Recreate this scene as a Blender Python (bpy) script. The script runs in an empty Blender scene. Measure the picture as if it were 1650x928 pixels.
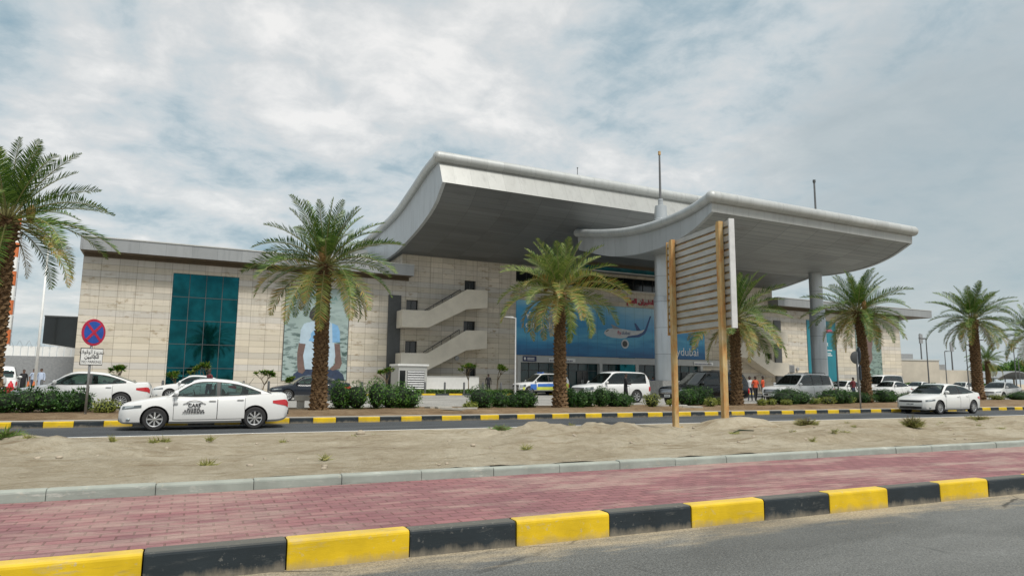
import bpy, bmesh, math, random
from mathutils import Vector, Matrix, noise, Quaternion
R = math.radians
scn = bpy.context.scene
COL = scn.collection

# ---------------------------------------------------------------- camera
cam = bpy.data.cameras.new('camera'); camo = bpy.data.objects.new('camera', cam); COL.objects.link(camo)
yaw, pit, rol = R(24.9), R(7.66), 0.009
fw = Vector((math.sin(yaw)*math.cos(pit), math.cos(yaw)*math.cos(pit), math.sin(pit)))
rt0 = Vector((math.cos(yaw), -math.sin(yaw), 0)); up0 = rt0.cross(fw)
rt = rt0*math.cos(rol)+up0*math.sin(rol); up = rt.cross(fw)
camo.matrix_world = Matrix(((rt.x, up.x, -fw.x, 0), (rt.y, up.y, -fw.y, 0), (rt.z, up.z, -fw.z, 1.5), (0, 0, 0, 1)))
cam.sensor_width = 36; cam.lens = 36*1092/1650; cam.clip_end = 6000; cam.clip_start = .05
scn.camera = camo
# ---------------------------------------------------------------- light
SUN_EL, SUN_AZ = R(58), R(168)          # azimuth clockwise from +Y
w = bpy.data.worlds.new('World'); scn.world = w; w.use_nodes = True
nt = w.node_tree; N = nt.nodes; Lk = nt.links; N.clear()
def wn(t, **k):
    n = N.new(t)
    for a, b in k.items(): setattr(n, a, b)
    return n
def wmath(op, a, b=None, c=None):
    n = wn('ShaderNodeMath', operation=op)
    for i, v in enumerate((a, b, c)):
        if v is None: continue
        if isinstance(v, (int, float)): n.inputs[i].default_value = v
        else: Lk.new(v, n.inputs[i])
    return n.outputs[0]
def wramp(fac, stops):
    n = wn('ShaderNodeValToRGB'); cr = n.color_ramp
    while len(cr.elements) < len(stops): cr.elements.new(.5)
    for e, (p, c) in zip(cr.elements, stops): e.position = p; e.color = (*c, 1)
    Lk.new(fac, n.inputs[0]); return n.outputs[0]
sky = wn('ShaderNodeTexSky', sky_type='NISHITA'); sky.sun_disc = False
sky.sun_elevation = SUN_EL; sky.sun_rotation = SUN_AZ; sky.air_density = 1.2; sky.dust_density = 3
tc = wn('ShaderNodeTexCoord'); sp = wn('ShaderNodeSeparateXYZ'); Lk.new(tc.outputs['Generated'], sp.inputs[0])
zc = wmath('MAXIMUM', sp.outputs[2], 0.0)
den = wmath('ADD', zc, .22)
cb = wn('ShaderNodeCombineXYZ'); Lk.new(wmath('DIVIDE', sp.outputs[0], den), cb.inputs[0]); Lk.new(wmath('DIVIDE', sp.outputs[1], den), cb.inputs[1])
def wnoise(scale, detail, rough, off, dist=0.):
    m = wn('ShaderNodeMapping'); m.inputs['Location'].default_value = off; Lk.new(cb.outputs[0], m.inputs[0])
    n = wn('ShaderNodeTexNoise'); n.inputs['Scale'].default_value = scale; n.inputs['Detail'].default_value = detail
    n.inputs['Roughness'].default_value = rough; n.inputs['Distortion'].default_value = dist
    Lk.new(m.outputs[0], n.inputs['Vector']); return n.outputs['Fac']
big = wnoise(.8, 3, .5, (3.1, 7.7, 0))
mid = wnoise(2.1, 9, .56, (1.3, 2.2, 0), .35)
fine = wnoise(7.5, 6, .62, (8, 1, 0), .3)
mix = wmath('ADD', wmath('MULTIPLY', mid, .56), wmath('ADD', wmath('MULTIPLY', big, .20), wmath('MULTIPLY', fine, .25)))
cl = wramp(mix, [(.375, (.27, .40, .47)), (.435, (.42, .52, .565)), (.485, (.585, .645, .665)), (.54, (.70, .715, .71)), (.62, (.92, .905, .875))])
# a smoother, darker bank of cloud low over the car park side
nrm = wn('ShaderNodeVectorMath', operation='DOT_PRODUCT'); Lk.new(tc.outputs['Generated'], nrm.inputs[0]); nrm.inputs[1].default_value = (.855, .485, .185)
bank = wramp(wmath('ADD', nrm.outputs['Value'], wmath('MULTIPLY', wmath('SUBTRACT', mid, .5), .10)), [(.945, (0, 0, 0)), (.988, (1, 1, 1))])
bm_ = wn('ShaderNodeMixRGB'); Lk.new(wmath('MULTIPLY', bank, .8), bm_.inputs[0]); Lk.new(cl, bm_.inputs[1]); bm_.inputs[2].default_value = (.375, .45, .475, 1)
hz = wmath('POWER', wmath('SUBTRACT', 1.0, zc), 7.0)
hm = wn('ShaderNodeMixRGB'); Lk.new(wmath('MULTIPLY', hz, .5), hm.inputs[0]); Lk.new(bm_.outputs[0], hm.inputs[1]); hm.inputs[2].default_value = (.64, .71, .74, 1)
CLOUD = .445
bgc = wn('ShaderNodeBackground'); Lk.new(hm.outputs[0], bgc.inputs[0]); bgc.inputs[1].default_value = CLOUD
bgs = wn('ShaderNodeBackground'); Lk.new(sky.outputs[0], bgs.inputs[0]); bgs.inputs[1].default_value = .05
mx = wn('ShaderNodeMixShader'); mx.inputs[0].default_value = .86
Lk.new(bgs.outputs[0], mx.inputs[1]); Lk.new(bgc.outputs[0], mx.inputs[2])
wo = wn('ShaderNodeOutputWorld'); Lk.new(mx.outputs[0], wo.inputs[0])
sl = bpy.data.lights.new('sun', 'SUN'); sl.energy = 1.5; sl.angle = R(14); sl.color = (1, .95, .87)
so = bpy.data.objects.new('sun', sl); COL.objects.link(so)
sdir = Vector((math.sin(SUN_AZ)*math.cos(SUN_EL), math.cos(SUN_AZ)*math.cos(SUN_EL), math.sin(SUN_EL)))
so.rotation_euler = sdir.to_track_quat('Z', 'Y').to_euler()
vs = scn.view_settings; scn.display_settings.display_device = 'sRGB'
vs.view_transform = 'Standard'; vs.look = 'None'; vs.exposure = 1.27; vs.gamma = 1; vs.use_curve_mapping = False

# ---------------------------------------------------------------- materials
class G:
    """tiny node-graph helper"""
    def __init__(s, name):
        s.m = bpy.data.materials.new(name); s.m.use_nodes = True; s.t = s.m.node_tree; s.t.nodes.clear()
        s.out = s.n('ShaderNodeOutputMaterial'); s.b = s.n('ShaderNodeBsdfPrincipled'); s.l(s.b.outputs[0], s.out.inputs[0])
    def n(s, t, **k):
        x = s.t.nodes.new(t)
        for a, b in k.items(): setattr(x, a, b)
        return x
    def l(s, a, b): s.t.links.new(a, b)
    def put(s, v, i):
        if isinstance(v, (int, float)): i.default_value = v
        elif isinstance(v, (tuple, list)): i.default_value = (*v, 1) if len(i.default_value) == 4 and len(v) == 3 else v
        else: s.l(v, i)
    def co(s, scale=(1, 1, 1), loc=(0, 0, 0), rot=(0, 0, 0), kind='Object'):
        t = s.n('ShaderNodeTexCoord'); m = s.n('ShaderNodeMapping')
        m.inputs['Scale'].default_value = scale; m.inputs['Location'].default_value = loc; m.inputs['Rotation'].default_value = rot
        s.l(t.outputs[kind], m.inputs[0]); return m.outputs[0]
    def noise(s, v, scale, detail=4, rough=.55, dist=0.):
        n = s.n('ShaderNodeTexNoise'); s.l(v, n.inputs['Vector']); n.inputs['Scale'].default_value = scale
        n.inputs['Detail'].default_value = detail; n.inputs['Roughness'].default_value = rough; n.inputs['Distortion'].default_value = dist
        return n.outputs['Fac']
    def ramp(s, f, stops):
        n = s.n('ShaderNodeValToRGB'); cr = n.color_ramp
        while len(cr.elements) < len(stops): cr.elements.new(.5)
        for e, (p, c) in zip(cr.elements, stops):
            e.position = p; e.color = (*c, 1) if isinstance(c, tuple) else (c, c, c, 1)
        s.l(f, n.inputs[0]); return n.outputs[0]
    def mix(s, f, a, b, mode='MIX'):
        n = s.n('ShaderNodeMixRGB', blend_type=mode); s.put(f, n.inputs[0]); s.put(a, n.inputs[1]); s.put(b, n.inputs[2]); return n.outputs[0]
    def math(s, op, a, b=None):
        n = s.n('ShaderNodeMath', operation=op); s.put(a, n.inputs[0])
        if b is not None: s.put(b, n.inputs[1])
        return n.outputs[0]
    def sep(s, v):
        n = s.n('ShaderNodeSeparateXYZ'); s.l(v, n.inputs[0]); return n.outputs
    def comb(s, x, y, z=0.):
        n = s.n('ShaderNodeCombineXYZ'); s.put(x, n.inputs[0]); s.put(y, n.inputs[1]); s.put(z, n.inputs[2]); return n.outputs[0]
    def bump(s, h, strength=.3, dist=.02):
        n = s.n('ShaderNodeBump'); n.inputs['Strength'].default_value = strength; n.inputs['Distance'].default_value = dist
        s.l(h, n.inputs['Height']); s.l(n.outputs[0], s.b.inputs['Normal'])
    def set(s, col=None, rough=.6, metal=0., spec=None, coat=None):
        if col is not None: s.put(col, s.b.inputs['Base Color'])
        s.put(rough, s.b.inputs['Roughness']); s.put(metal, s.b.inputs['Metallic'])
        if spec is not None: s.put(spec, s.b.inputs['Specular IOR Level'])
        if coat is not None: s.b.inputs['Coat Weight'].default_value = coat; s.b.inputs['Coat Roughness'].default_value = .05
        return s.m
M = {}
def plain(name, col, rough=.6, metal=0., var=.12, scale=3., spec=None, coat=None, bump=0.):
    g = G(name); f = g.noise(g.co(), scale, 5, .6)
    c = g.ramp(f, [(.3, tuple(x*(1-var) for x in col)), (.7, tuple(min(1, x*(1+var)) for x in col))])
    if bump: g.bump(g.noise(g.co(), scale*12, 4), bump, .01)
    M[name] = g.set(c, rough, metal, spec, coat); return M[name]
def emis(name, *a): pass

plain('white_paint', (.78, .79, .78), .45, var=.05)
plain('pale_panel', (.44, .45, .44), .42, var=.06, scale=1.2)
plain('brown_soffit', (.075, .055, .032), .6)
plain('dark_panel', (.055, .06, .062), .5)
plain('black_plastic', (.015, .015, .016), .5)
plain('rubber', (.018, .018, .019), .75, scale=20, var=.25)
plain('rim_metal', (.52, .53, .54), .3, .75, var=.08)
plain('chrome', (.6, .61, .62), .2, .9)
plain('galvanised', (.32, .33, .34), .45, .5, var=.15, scale=6)
plain('grey_post', (.12, .125, .13), .5, .2)
plain('pale_post', (.55, .56, .56), .45, .1)
plain('stair_concrete', (.56, .525, .45), .75, var=.1, scale=.8, bump=.1)
plain('concrete', (.36, .345, .31), .85, var=.2, scale=2.5, bump=.2)
plain('granite', (.30, .30, .29), .5, var=.25, scale=8)
plain('red_paint', (.5, .02, .03), .4)
plain('red_sign', (.42, .02, .06), .45)
plain('maroon', (.20, .02, .03), .6)
plain('blue_sign', (.02, .08, .36), .45)
plain('navy', (.02, .03, .10), .5)
plain('white_sign', (.75, .76, .75), .45, var=.04)
plain('ink', (.02, .02, .025), .6)
plain('skin', (.16, .085, .055), .55)
plain('skin_dark', (.075, .04, .028), .55)
plain('hair', (.012, .010, .009), .5)
plain('orange_cloth', (.60, .085, .03), .8)
plain('white_cloth', (.66, .67, .68), .85)
plain('blue_cloth', (.38, .45, .58), .85)
plain('maroon_cloth', (.11, .015, .02), .85)
plain('black_cloth', (.012, .012, .014), .85)
plain('suit_cloth', (.016, .016, .02), .75)
plain('jeans', (.03, .04, .075), .85)
plain('stone_rubble', (.36, .31, .24), .9, var=.3, scale=9, bump=.4)
plain('orange_paint', (.55, .15, .045), .6)
plain('amber', (.7, .28, .03), .3)
plain('tail_red', (.45, .012, .018), .15, coat=.6)
plain('dark_fabric', (.03, .03, .032), .8); plain('seat_fabric', (.085, .08, .075), .8); plain('slate', (.055, .075, .10), .5)
plain('far_stone', (.46, .42, .35), .85, scale=.5)
plain('yellow_vinyl', (.60, .66, .10), .4)
plain('blue_vinyl', (.05, .16, .5), .4)

def car_paint(name, col, rough=.28, coat=.6, dst=.28):
    g = G(name); f = g.noise(g.co(), 1.4, 4)
    z = g.sep(g.co())[2]
    dust = g.math('MULTIPLY', g.ramp(z, [(.12, 1.), (.55, 0.)]), dst)   # road dust on the sills
    c = g.mix(dust, g.ramp(f, [(.3, tuple(x*.96 for x in col)), (.7, col)]), (.40, .35, .28))
    M[name] = g.set(c, rough, 0, .4, coat)
car_paint('car_white', (.69, .70, .70)); car_paint('car_black', (.008, .010, .013), .22, .25, .08); car_paint('car_navy', (.010, .015, .025), .22, .3, .08)
car_paint('car_pearl', (.64, .65, .64)); car_paint('car_silver', (.60, .61, .60))

def glass(name, col, rough=.06, metal=0):
    g = G(name); M[name] = g.set(g.ramp(g.noise(g.co(), .9, 3), [(.35, tuple(x*.7 for x in col)), (.65, tuple(x*1.2 for x in col))]), rough, metal, .6)

def m_carglass():
    g = G('car_glass'); tr = g.n('ShaderNodeBsdfTransparent'); tr.inputs[0].default_value = (.30, .42, .41, 1)
    gl = g.n('ShaderNodeBsdfGlossy'); gl.inputs['Roughness'].default_value = .05; gl.inputs[0].default_value = (.9, .95, .95, 1)
    fr = g.n('ShaderNodeFresnel'); fr.inputs[0].default_value = 1.6; m_ = g.n('ShaderNodeMixShader'); g.l(fr.outputs[0], m_.inputs[0]); g.l(tr.outputs[0], m_.inputs[1]); g.l(gl.outputs[0], m_.inputs[2]); g.l(m_.outputs[0], g.out.inputs[0]); M['car_glass'] = g.m
m_carglass()
glass('dark_tint', (.016, .036, .038), .12); glass('dark_glass', (.008, .011, .012), .12); glass('teal_glass', (.006, .088, .104), .035, .9)
glass('door_glass', (.006, .04, .045), .08); glass('clerestory_glass', (.01, .10, .12), .1); glass('lamp_glass', (.36, .40, .42), .1)
glass('head_glass', (.12, .14, .15), .08)

def m_tiles():
    g = G('stone_tiles'); x, y, z = g.sep(g.co())
    v = g.comb(g.math('ADD', x, y), z)
    b = g.n('ShaderNodeTexBrick', offset=0., squash=1.); g.l(v, b.inputs['Vector'])
    b.inputs['Scale'].default_value = 1; b.inputs['Brick Width'].default_value = 1.22; b.inputs['Row Height'].default_value = .50
    b.inputs['Mortar Size'].default_value = .011; b.inputs['Mortar Smooth'].default_value = .1
    b.inputs['Color1'].default_value = (.545, .522, .474, 1); b.inputs['Color2'].default_value = (.485, .462, .418, 1); b.inputs['Mortar'].default_value = (.16, .145, .12, 1)
    b.inputs['Bias'].default_value = -.1
    # courses of different stone
    row = g.math('FLOOR', g.math('DIVIDE', z, .50))
    wn_ = g.n('ShaderNodeTexWhiteNoise', noise_dimensions='1D'); g.l(row, wn_.inputs['W'])
    rc = g.ramp(wn_.outputs['Value'], [(0., (.90, .92, .96)), (.35, (1.05, 1.02, .98)), (.65, (1.02, .98, .885)), (1., (.86, .86, .85))])
    c = g.mix(1., b.outputs['Color'], rc, 'MULTIPLY')
    cell = g.n('ShaderNodeTexWhiteNoise', noise_dimensions='2D')
    g.l(g.comb(g.math('FLOOR', g.math('DIVIDE', g.math('ADD', x, y), 1.22)), row), cell.inputs['Vector'])
    c = g.mix(1., c, g.ramp(cell.outputs['Value'], [(0., (.93, .925, .92)), (.5, (1., 1., 1.)), (1., (1.06, 1.05, 1.04))]), 'MULTIPLY')
    # brown weather stains sitting in some courses
    st = g.noise(g.comb(x, g.math('MULTIPLY', z, 2.6), y), 1.1, 7, .68)
    big = g.noise(g.comb(x, z, y), .16, 2)
    s = g.math('MULTIPLY', g.ramp(st, [(.55, 0.), (.64, 1.)]), g.ramp(big, [(.46, 0.), (.56, 1.)]))
    c = g.mix(g.math('MULTIPLY', s, .65), c, (.20, .14, .065))
    c = g.mix(.5, c, g.ramp(g.noise(g.comb(x, g.math('MULTIPLY', z, 9.), y), .8, 4), [(.3, (.92, .92, .92)), (.7, (1.06, 1.05, 1.03))]), 'MULTIPLY')
    stn = g.noise(g.comb(g.math('MULTIPLY', x, 2.2), g.math('MULTIPLY', z, .12), y), 1.6, 5, .65)
    c = g.mix(g.math('MULTIPLY', g.math('MULTIPLY', g.ramp(stn, [(.52, 0.), (.66, 1.)]), g.ramp(g.math('DIVIDE', z, 13.), [(.3, .25), (.8, 1.)])), .38), c, (.23, .205, .165))
    c = g.mix(g.math('MULTIPLY', g.ramp(g.math('ADD', z, g.math('MULTIPLY', stn, 1.2)), [(.6, 1.), (1.7, 0.)]), .3), c, (.26, .215, .15))
    g.bump(b.outputs['Fac'], -.35, .02)
    M['stone_tiles'] = g.set(c, .72, 0, .3)
m_tiles()

def m_panels(name, col, w, rough=.4, metal=.25, axis=0, line=.012, h=40., off=0.):
    """metal cladding with seams every w metres along one local axis"""
    g = G(name); s = g.sep(g.co()); x = g.math('ADD', s[axis], off)
    fr = g.math('FRACT', g.math('DIVIDE', x, w))
    ln = g.math('LESS_THAN', fr, line/w)
    cell = g.n('ShaderNodeTexWhiteNoise', noise_dimensions='1D'); g.l(g.math('FLOOR', g.math('DIVIDE', x, w)), cell.inputs['W'])
    c = g.ramp(cell.outputs['Value'], [(0., tuple(v*.93 for v in col)), (1., tuple(v*1.05 for v in col))])
    c = g.mix(.6, c, g.ramp(g.noise(g.co((1, 1, .3)), 1.2, 5), [(.3, (.88, .88, .87)), (.7, (1.04, 1.04, 1.04))]), 'MULTIPLY')
    stk = g.noise(g.co((2.2, 2.2, .25)), 1.3, 6, .68); c = g.mix(g.math('MULTIPLY', g.ramp(stk, [(.52, 0.), (.70, 1.)]), .38), c, tuple(v*.55 for v in col))
    c = g.mix(ln, c, tuple(v*.35 for v in col))
    M[name] = g.set(c, rough, metal)
m_panels('fascia_metal', (.29, .305, .315), 1.85)
m_panels('edge_panel', (.36, .37, .36), 1.5)
m_panels('pipe_metal', (.42, .44, .44), 1.5, .5, .2)
m_panels('column_metal', (.42, .45, .47), 2.05, .32, .35, axis=2, line=.03, off=.7)
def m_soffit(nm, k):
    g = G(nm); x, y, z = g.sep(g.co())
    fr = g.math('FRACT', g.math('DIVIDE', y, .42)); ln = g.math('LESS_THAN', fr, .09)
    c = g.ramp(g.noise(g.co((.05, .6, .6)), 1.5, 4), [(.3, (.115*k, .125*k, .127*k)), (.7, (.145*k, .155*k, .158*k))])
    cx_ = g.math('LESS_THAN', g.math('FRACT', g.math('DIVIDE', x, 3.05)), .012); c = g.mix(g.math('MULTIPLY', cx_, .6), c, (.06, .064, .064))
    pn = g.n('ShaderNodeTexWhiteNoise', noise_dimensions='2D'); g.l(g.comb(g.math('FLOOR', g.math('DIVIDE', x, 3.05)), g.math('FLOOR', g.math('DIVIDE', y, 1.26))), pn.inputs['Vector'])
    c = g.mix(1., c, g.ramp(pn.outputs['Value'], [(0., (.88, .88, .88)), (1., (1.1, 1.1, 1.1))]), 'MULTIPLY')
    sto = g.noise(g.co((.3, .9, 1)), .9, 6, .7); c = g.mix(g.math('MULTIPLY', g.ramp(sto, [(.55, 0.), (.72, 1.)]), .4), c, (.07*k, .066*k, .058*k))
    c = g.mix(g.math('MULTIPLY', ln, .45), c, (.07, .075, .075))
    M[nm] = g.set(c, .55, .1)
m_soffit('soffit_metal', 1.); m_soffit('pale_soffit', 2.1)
def m_corr():
    g = G('rusty_steel'); n = g.noise(g.co((1, 1, .5)), 3.2, 7, .65)
    c = g.ramp(n, [(.3, (.30, .115, .035)), (.43, (.44, .24, .085)), (.55, (.46, .33, .15)), (.72, (.52, .42, .27))])
    g.bump(n, .3, .01); M['rusty_steel'] = g.set(c, .8, .1)
    g = G('weathered_sheet'); n = g.noise(g.co((.6, .6, 2)), 1.6, 7, .65)
    c = g.ramp(n, [(.28, (.26, .26, .245)), (.55, (.39, .395, .38)), (.75, (.47, .475, .46))])
    r = g.noise(g.co((2.5, 2.5, .5)), 2.3, 7, .7)
    c = g.mix(g.math('MULTIPLY', g.ramp(r, [(.62, 0.), (.72, 1.)]), .35), c, (.30, .17, .07))
    M['weathered_sheet'] = g.set(c, .45, .3)
m_corr()
def m_trunk():
    g = G('palm_bark'); z = g.sep(g.co())[2]
    n = g.noise(g.co((1, 1, 2.4)), 9, 5, .7)
    c = g.ramp(n, [(.28, (.032, .018, .009)), (.46, (.10, .058, .026)), (.64, (.21, .13, .06)), (.8, (.34, .24, .13))])
    M['palm_bark'] = g.set(c, .9)
m_trunk()
def m_leaf(name, a, b, c3, scale=1.5, trans=.25):
    g = G(name); n = g.noise(g.co(), scale, 4, .6)
    t = g.n('ShaderNodeNewGeometry')
    rnd = g.math('ADD', g.math('MULTIPLY', t.outputs['Random Per Island'], .6), g.math('MULTIPLY', n, .4))
    c = g.ramp(rnd, [(.15, a), (.5, b), (.85, c3)])
    g.set(c, .5, 0, .4)
    tr = g.n('ShaderNodeBsdfTranslucent'); g.l(c, tr.inputs[0])
    mx_ = g.n('ShaderNodeMixShader'); mx_.inputs[0].default_value = trans
    g.l(g.b.outputs[0], mx_.inputs[1]); g.l(tr.outputs[0], mx_.inputs[2]); g.l(mx_.outputs[0], g.out.inputs[0]); M[name] = g.m
m_leaf('frond_green', (.018, .055, .008), (.060, .130, .018), (.17, .25, .045))
m_leaf('frond_light', (.06, .11, .02), (.16, .22, .045), (.30, .34, .09))
m_leaf('frond_dry', (.20, .13, .03), (.34, .24, .06), (.46, .34, .10))
m_leaf('bush_green', (.010, .045, .005), (.040, .130, .014), (.16, .30, .040), 2.5, .3)
m_leaf('bush_dark', (.006, .030, .004), (.022, .082, .011), (.09, .19, .028), 2.5, .3)
m_leaf('bush_yellow', (.10, .13, .02), (.19, .22, .035), (.30, .32, .06), 3)
m_leaf('shrub_dry', (.12, .13, .03), (.21, .22, .05), (.34, .31, .10), 3)
m_leaf('grass_blade', (.05, .11, .02), (.10, .19, .03), (.20, .27, .06), 3)
plain('frond_stalk', (.20, .19, .07), .6)
plain('fruit', (.20, .115, .03), .7, scale=20, var=.4)
plain('twig', (.16, .12, .07), .9)
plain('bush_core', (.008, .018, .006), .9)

def m_sand(name, cols, scale=1.):
    g = G(name); co = g.co()
    n1 = g.noise(co, .55*scale, 7, .62); n2 = g.noise(co, 5*scale, 8, .7); n3 = g.noise(co, 38*scale, 4, .7)
    f = g.math('ADD', g.math('MULTIPLY', n1, .5), g.math('ADD', g.math('MULTIPLY', n2, .35), g.math('MULTIPLY', n3, .2)))
    c = g.ramp(f, [(.36, cols[0]), (.5, cols[1]), (.62, cols[2])])
    st = g.noise(g.co((.35, 1.6, 1)), 1.4, 7, .68); c = g.mix(g.math('MULTIPLY', g.ramp(st, [(.53, 0.), (.66, 1.)]), .62), c, (.235, .165, .085) if name == 'sand' else tuple(v*.62 for v in cols[0]))
    vo = g.n('ShaderNodeTexVoronoi'); g.l(g.co((1, 1, 1)), vo.inputs['Vector']); vo.inputs['Scale'].default_value = 16*scale
    peb = g.math('MULTIPLY', g.ramp(vo.outputs['Distance'], [(.10, 1.), (.17, 0.)]), g.ramp(n2, [(.5, 0.), (.58, 1.)]))
    c = g.mix(g.math('MULTIPLY', peb, .6), c, (.26, .21, .15))
    g.bump(g.math('ADD', g.math('MULTIPLY', n2, .8), g.math('MULTIPLY', n3, .45)), 1., .16)
    M[name] = g.set(c, .95, 0, .15)
m_sand('sand', ((.30, .24, .16), (.46, .395, .285), (.60, .54, .415)))
m_sand('soil', ((.16, .105, .06), (.25, .175, .105), (.35, .26, .165)))
m_sand('desert', ((.34, .29, .21), (.42, .36, .27), (.48, .42, .33)), .2)
def m_asphalt(name, base, dust_edge=None):
    g = G(name); co = g.co()
    n = g.noise(co, 60, 6, .8); n2 = g.noise(g.co((.25, 1, 1)), .8, 5, .6)
    c = g.ramp(n, [(.32, tuple(b*.45 for b in base)), (.52, base), (.70, tuple(b*2.0 for b in base))])
    c = g.mix(g.ramp(n2, [(.4, 0.), (.75, .55)]), c, tuple(b*1.7+.02 for b in base))
    if dust_edge:   # wind-blown sand lying along the kerb
        y0, y1 = dust_edge; x, y, z = g.sep(co)
        t = g.math('DIVIDE', g.math('SUBTRACT', y, y0), y1-y0)
        dn = g.noise(g.co((.55, 2.2, 1)), 1.5, 7, .7)
        f = g.ramp(g.math('ADD', t, g.math('MULTIPLY', g.math('SUBTRACT', dn, .5), 1.6)), [(.55, 0.), (.95, .85)])
        c = g.mix(f, c, g.ramp(g.noise(co, 30, 4, .7), [(.3, (.30, .25, .17)), (.7, (.46, .39, .28))]))
    vo = g.n('ShaderNodeTexVoronoi'); g.l(co, vo.inputs['Vector']); vo.inputs['Scale'].default_value = 85
    c = g.mix(.5, c, g.ramp(vo.outputs['Color'], [(.2, (.6, .6, .6)), (.8, (1.45, 1.45, 1.42))]), 'MULTIPLY')
    pt = g.noise(g.co((.5, 1, 1)), .45, 3, .5); c = g.mix(g.ramp(pt, [(.52, 0.), (.56, .35)]), c, tuple(b*.62 for b in base))
    cv = g.n('ShaderNodeTexVoronoi', feature='DISTANCE_TO_EDGE'); wv = g.n('ShaderNodeMixRGB'); wv.inputs[0].default_value = .12; g.l(co, wv.inputs[1]); nn_ = g.n('ShaderNodeTexNoise'); nn_.inputs['Scale'].default_value = 3; nn_.inputs['Detail'].default_value = 6; g.l(co, nn_.inputs['Vector']); g.l(nn_.outputs['Color'], wv.inputs[2]); g.l(wv.outputs[0], cv.inputs['Vector']); cv.inputs['Scale'].default_value = .55
    c = g.mix(g.math('MULTIPLY', g.ramp(cv.outputs['Distance'], [(.003, 1.), (.009, 0.)]), g.ramp(g.noise(co, .5, 2), [(.5, 0.), (.6, .75)])), c, (.022, .022, .022))
    g.bump(g.math('ADD', n, g.math('MULTIPLY', vo.outputs['Distance'], -.5)), .7, .014)
    M[name] = g.set(c, .85, 0, .25)
m_asphalt('near_asphalt', (.118, .122, .118), (4.6, 5.8)); m_asphalt('far_asphalt', (.060, .066, .072)); m_asphalt('lot_asphalt', (.27, .265, .25))
def m_pavers():
    g = G('red_pavers'); co = g.co(rot=(0, 0, R(0)))
    b = g.n('ShaderNodeTexBrick', offset=.5); g.l(co, b.inputs['Vector']); b.inputs['Scale'].default_value = 1
    b.inputs['Brick Width'].default_value = .24; b.inputs['Row Height'].default_value = .135; b.inputs['Mortar Size'].default_value = .009; b.inputs['Mortar Smooth'].default_value = .3
    b.inputs['Color1'].default_value = (.265, .135, .138, 1); b.inputs['Color2'].default_value = (.205, .105, .112, 1); b.inputs['Mortar'].default_value = (.155, .085, .078, 1)
    n = g.noise(g.co(), 1.3, 7, .65); n2 = g.noise(g.co((.5, 1.7, 1)), .9, 8, .72); n3 = g.noise(g.co(), 45, 4, .7)
    c = g.mix(.75, b.outputs['Color'], g.ramp(n, [(.3, (.78, .76, .80)), (.7, (1.22, 1.16, 1.15))]), 'MULTIPLY')
    c = g.mix(g.math('MULTIPLY', g.ramp(n2, [(.47, 0.), (.68, 1.)]), .75), c, (.42, .345, .285))
    c = g.mix(.5, c, g.ramp(n3, [(.3, (.8, .8, .8)), (.7, (1.2, 1.2, 1.2))]), 'MULTIPLY')
    g.bump(g.math('SUBTRACT', g.math('MULTIPLY', n3, .3), b.outputs['Fac']), .6, .02)
    M['red_pavers'] = g.set(c, .85, 0, .2)
m_pavers()
def m_kerb():
    for nm, col, wear in (('kerb_yellow', (.62, .42, .012), (.40, .33, .20)), ('kerb_black', (.020, .028, .034), (.15, .15, .14)), ('kerb_grey', (.285, .32, .29), (.60, .60, .55))):
        g = G(nm); n = g.noise(g.co((.5, 1, 2)), 6, 8, .72); n2 = g.noise(g.co(), 1.2, 3)
        f = g.math('MULTIPLY', g.ramp(n, [(.56, 0.), (.70, 1.)]), g.ramp(n2, [(.35, .15), (.65, .75)]))
        c = g.mix(f, g.ramp(g.noise(g.co(), 3, 5), [(.3, tuple(v*.82 for v in col)), (.7, tuple(v*1.12 for v in col))]), wear)
        ch = g.noise(g.co((1, 1, 1)), 19, 7, .68); cm = g.noise(g.co(), 2.3, 4, .6)
        c = g.mix(g.math('MULTIPLY', g.ramp(ch, [(.60, 0.), (.625, 1.)]), g.ramp(cm, [(.46, .0), (.64, .6)])), c, (.20, .195, .18) if nm == 'kerb_black' else (.40, .38, .30))
        zz = g.sep(g.co())[2]; dn = g.noise(g.co((1, 1, .4)), 5, 6, .7)
        c = g.mix(g.math('MULTIPLY', g.ramp(g.math('ADD', zz, g.math('MULTIPLY', g.math('SUBTRACT', dn, .5), .22)), [(.0, 1.), (.07, 0.)]), .6), c, (.27, .235, .18))
        c = g.mix(g.math('MULTIPLY', g.ramp(g.noise(g.co((.35, 1, 5)), 3.1, 6, .7), [(.60, 0.), (.70, 1.)]), .35), c, (.05, .048, .045))
        ge = g.n('ShaderNodeNewGeometry'); nz = g.sep(ge.outputs['Normal'])[2]
        c = g.mix(g.math('MULTIPLY', g.math('POWER', g.math('MAXIMUM', nz, 0.), 3.), .2), c, (.46, .42, .33))
        g.bump(n, .3, .012); M[nm] = g.set(c, .7, 0, .3)
m_kerb()
def m_plaza():
    g = G('plaza_paving'); b = g.n('ShaderNodeTexBrick', offset=0.); g.l(g.co(), b.inputs['Vector']); b.inputs['Scale'].default_value = 1
    b.inputs['Brick Width'].default_value = .5; b.inputs['Row Height'].default_value = .5; b.inputs['Mortar Size'].default_value = .01
    b.inputs['Color1'].default_value = (.52, .475, .41, 1); b.inputs['Color2'].default_value = (.46, .42, .365, 1); b.inputs['Mortar'].default_value = (.2, .18, .15, 1)
    M['plaza_paving'] = g.set(b.outputs['Color'], .8)
m_plaza()

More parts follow.
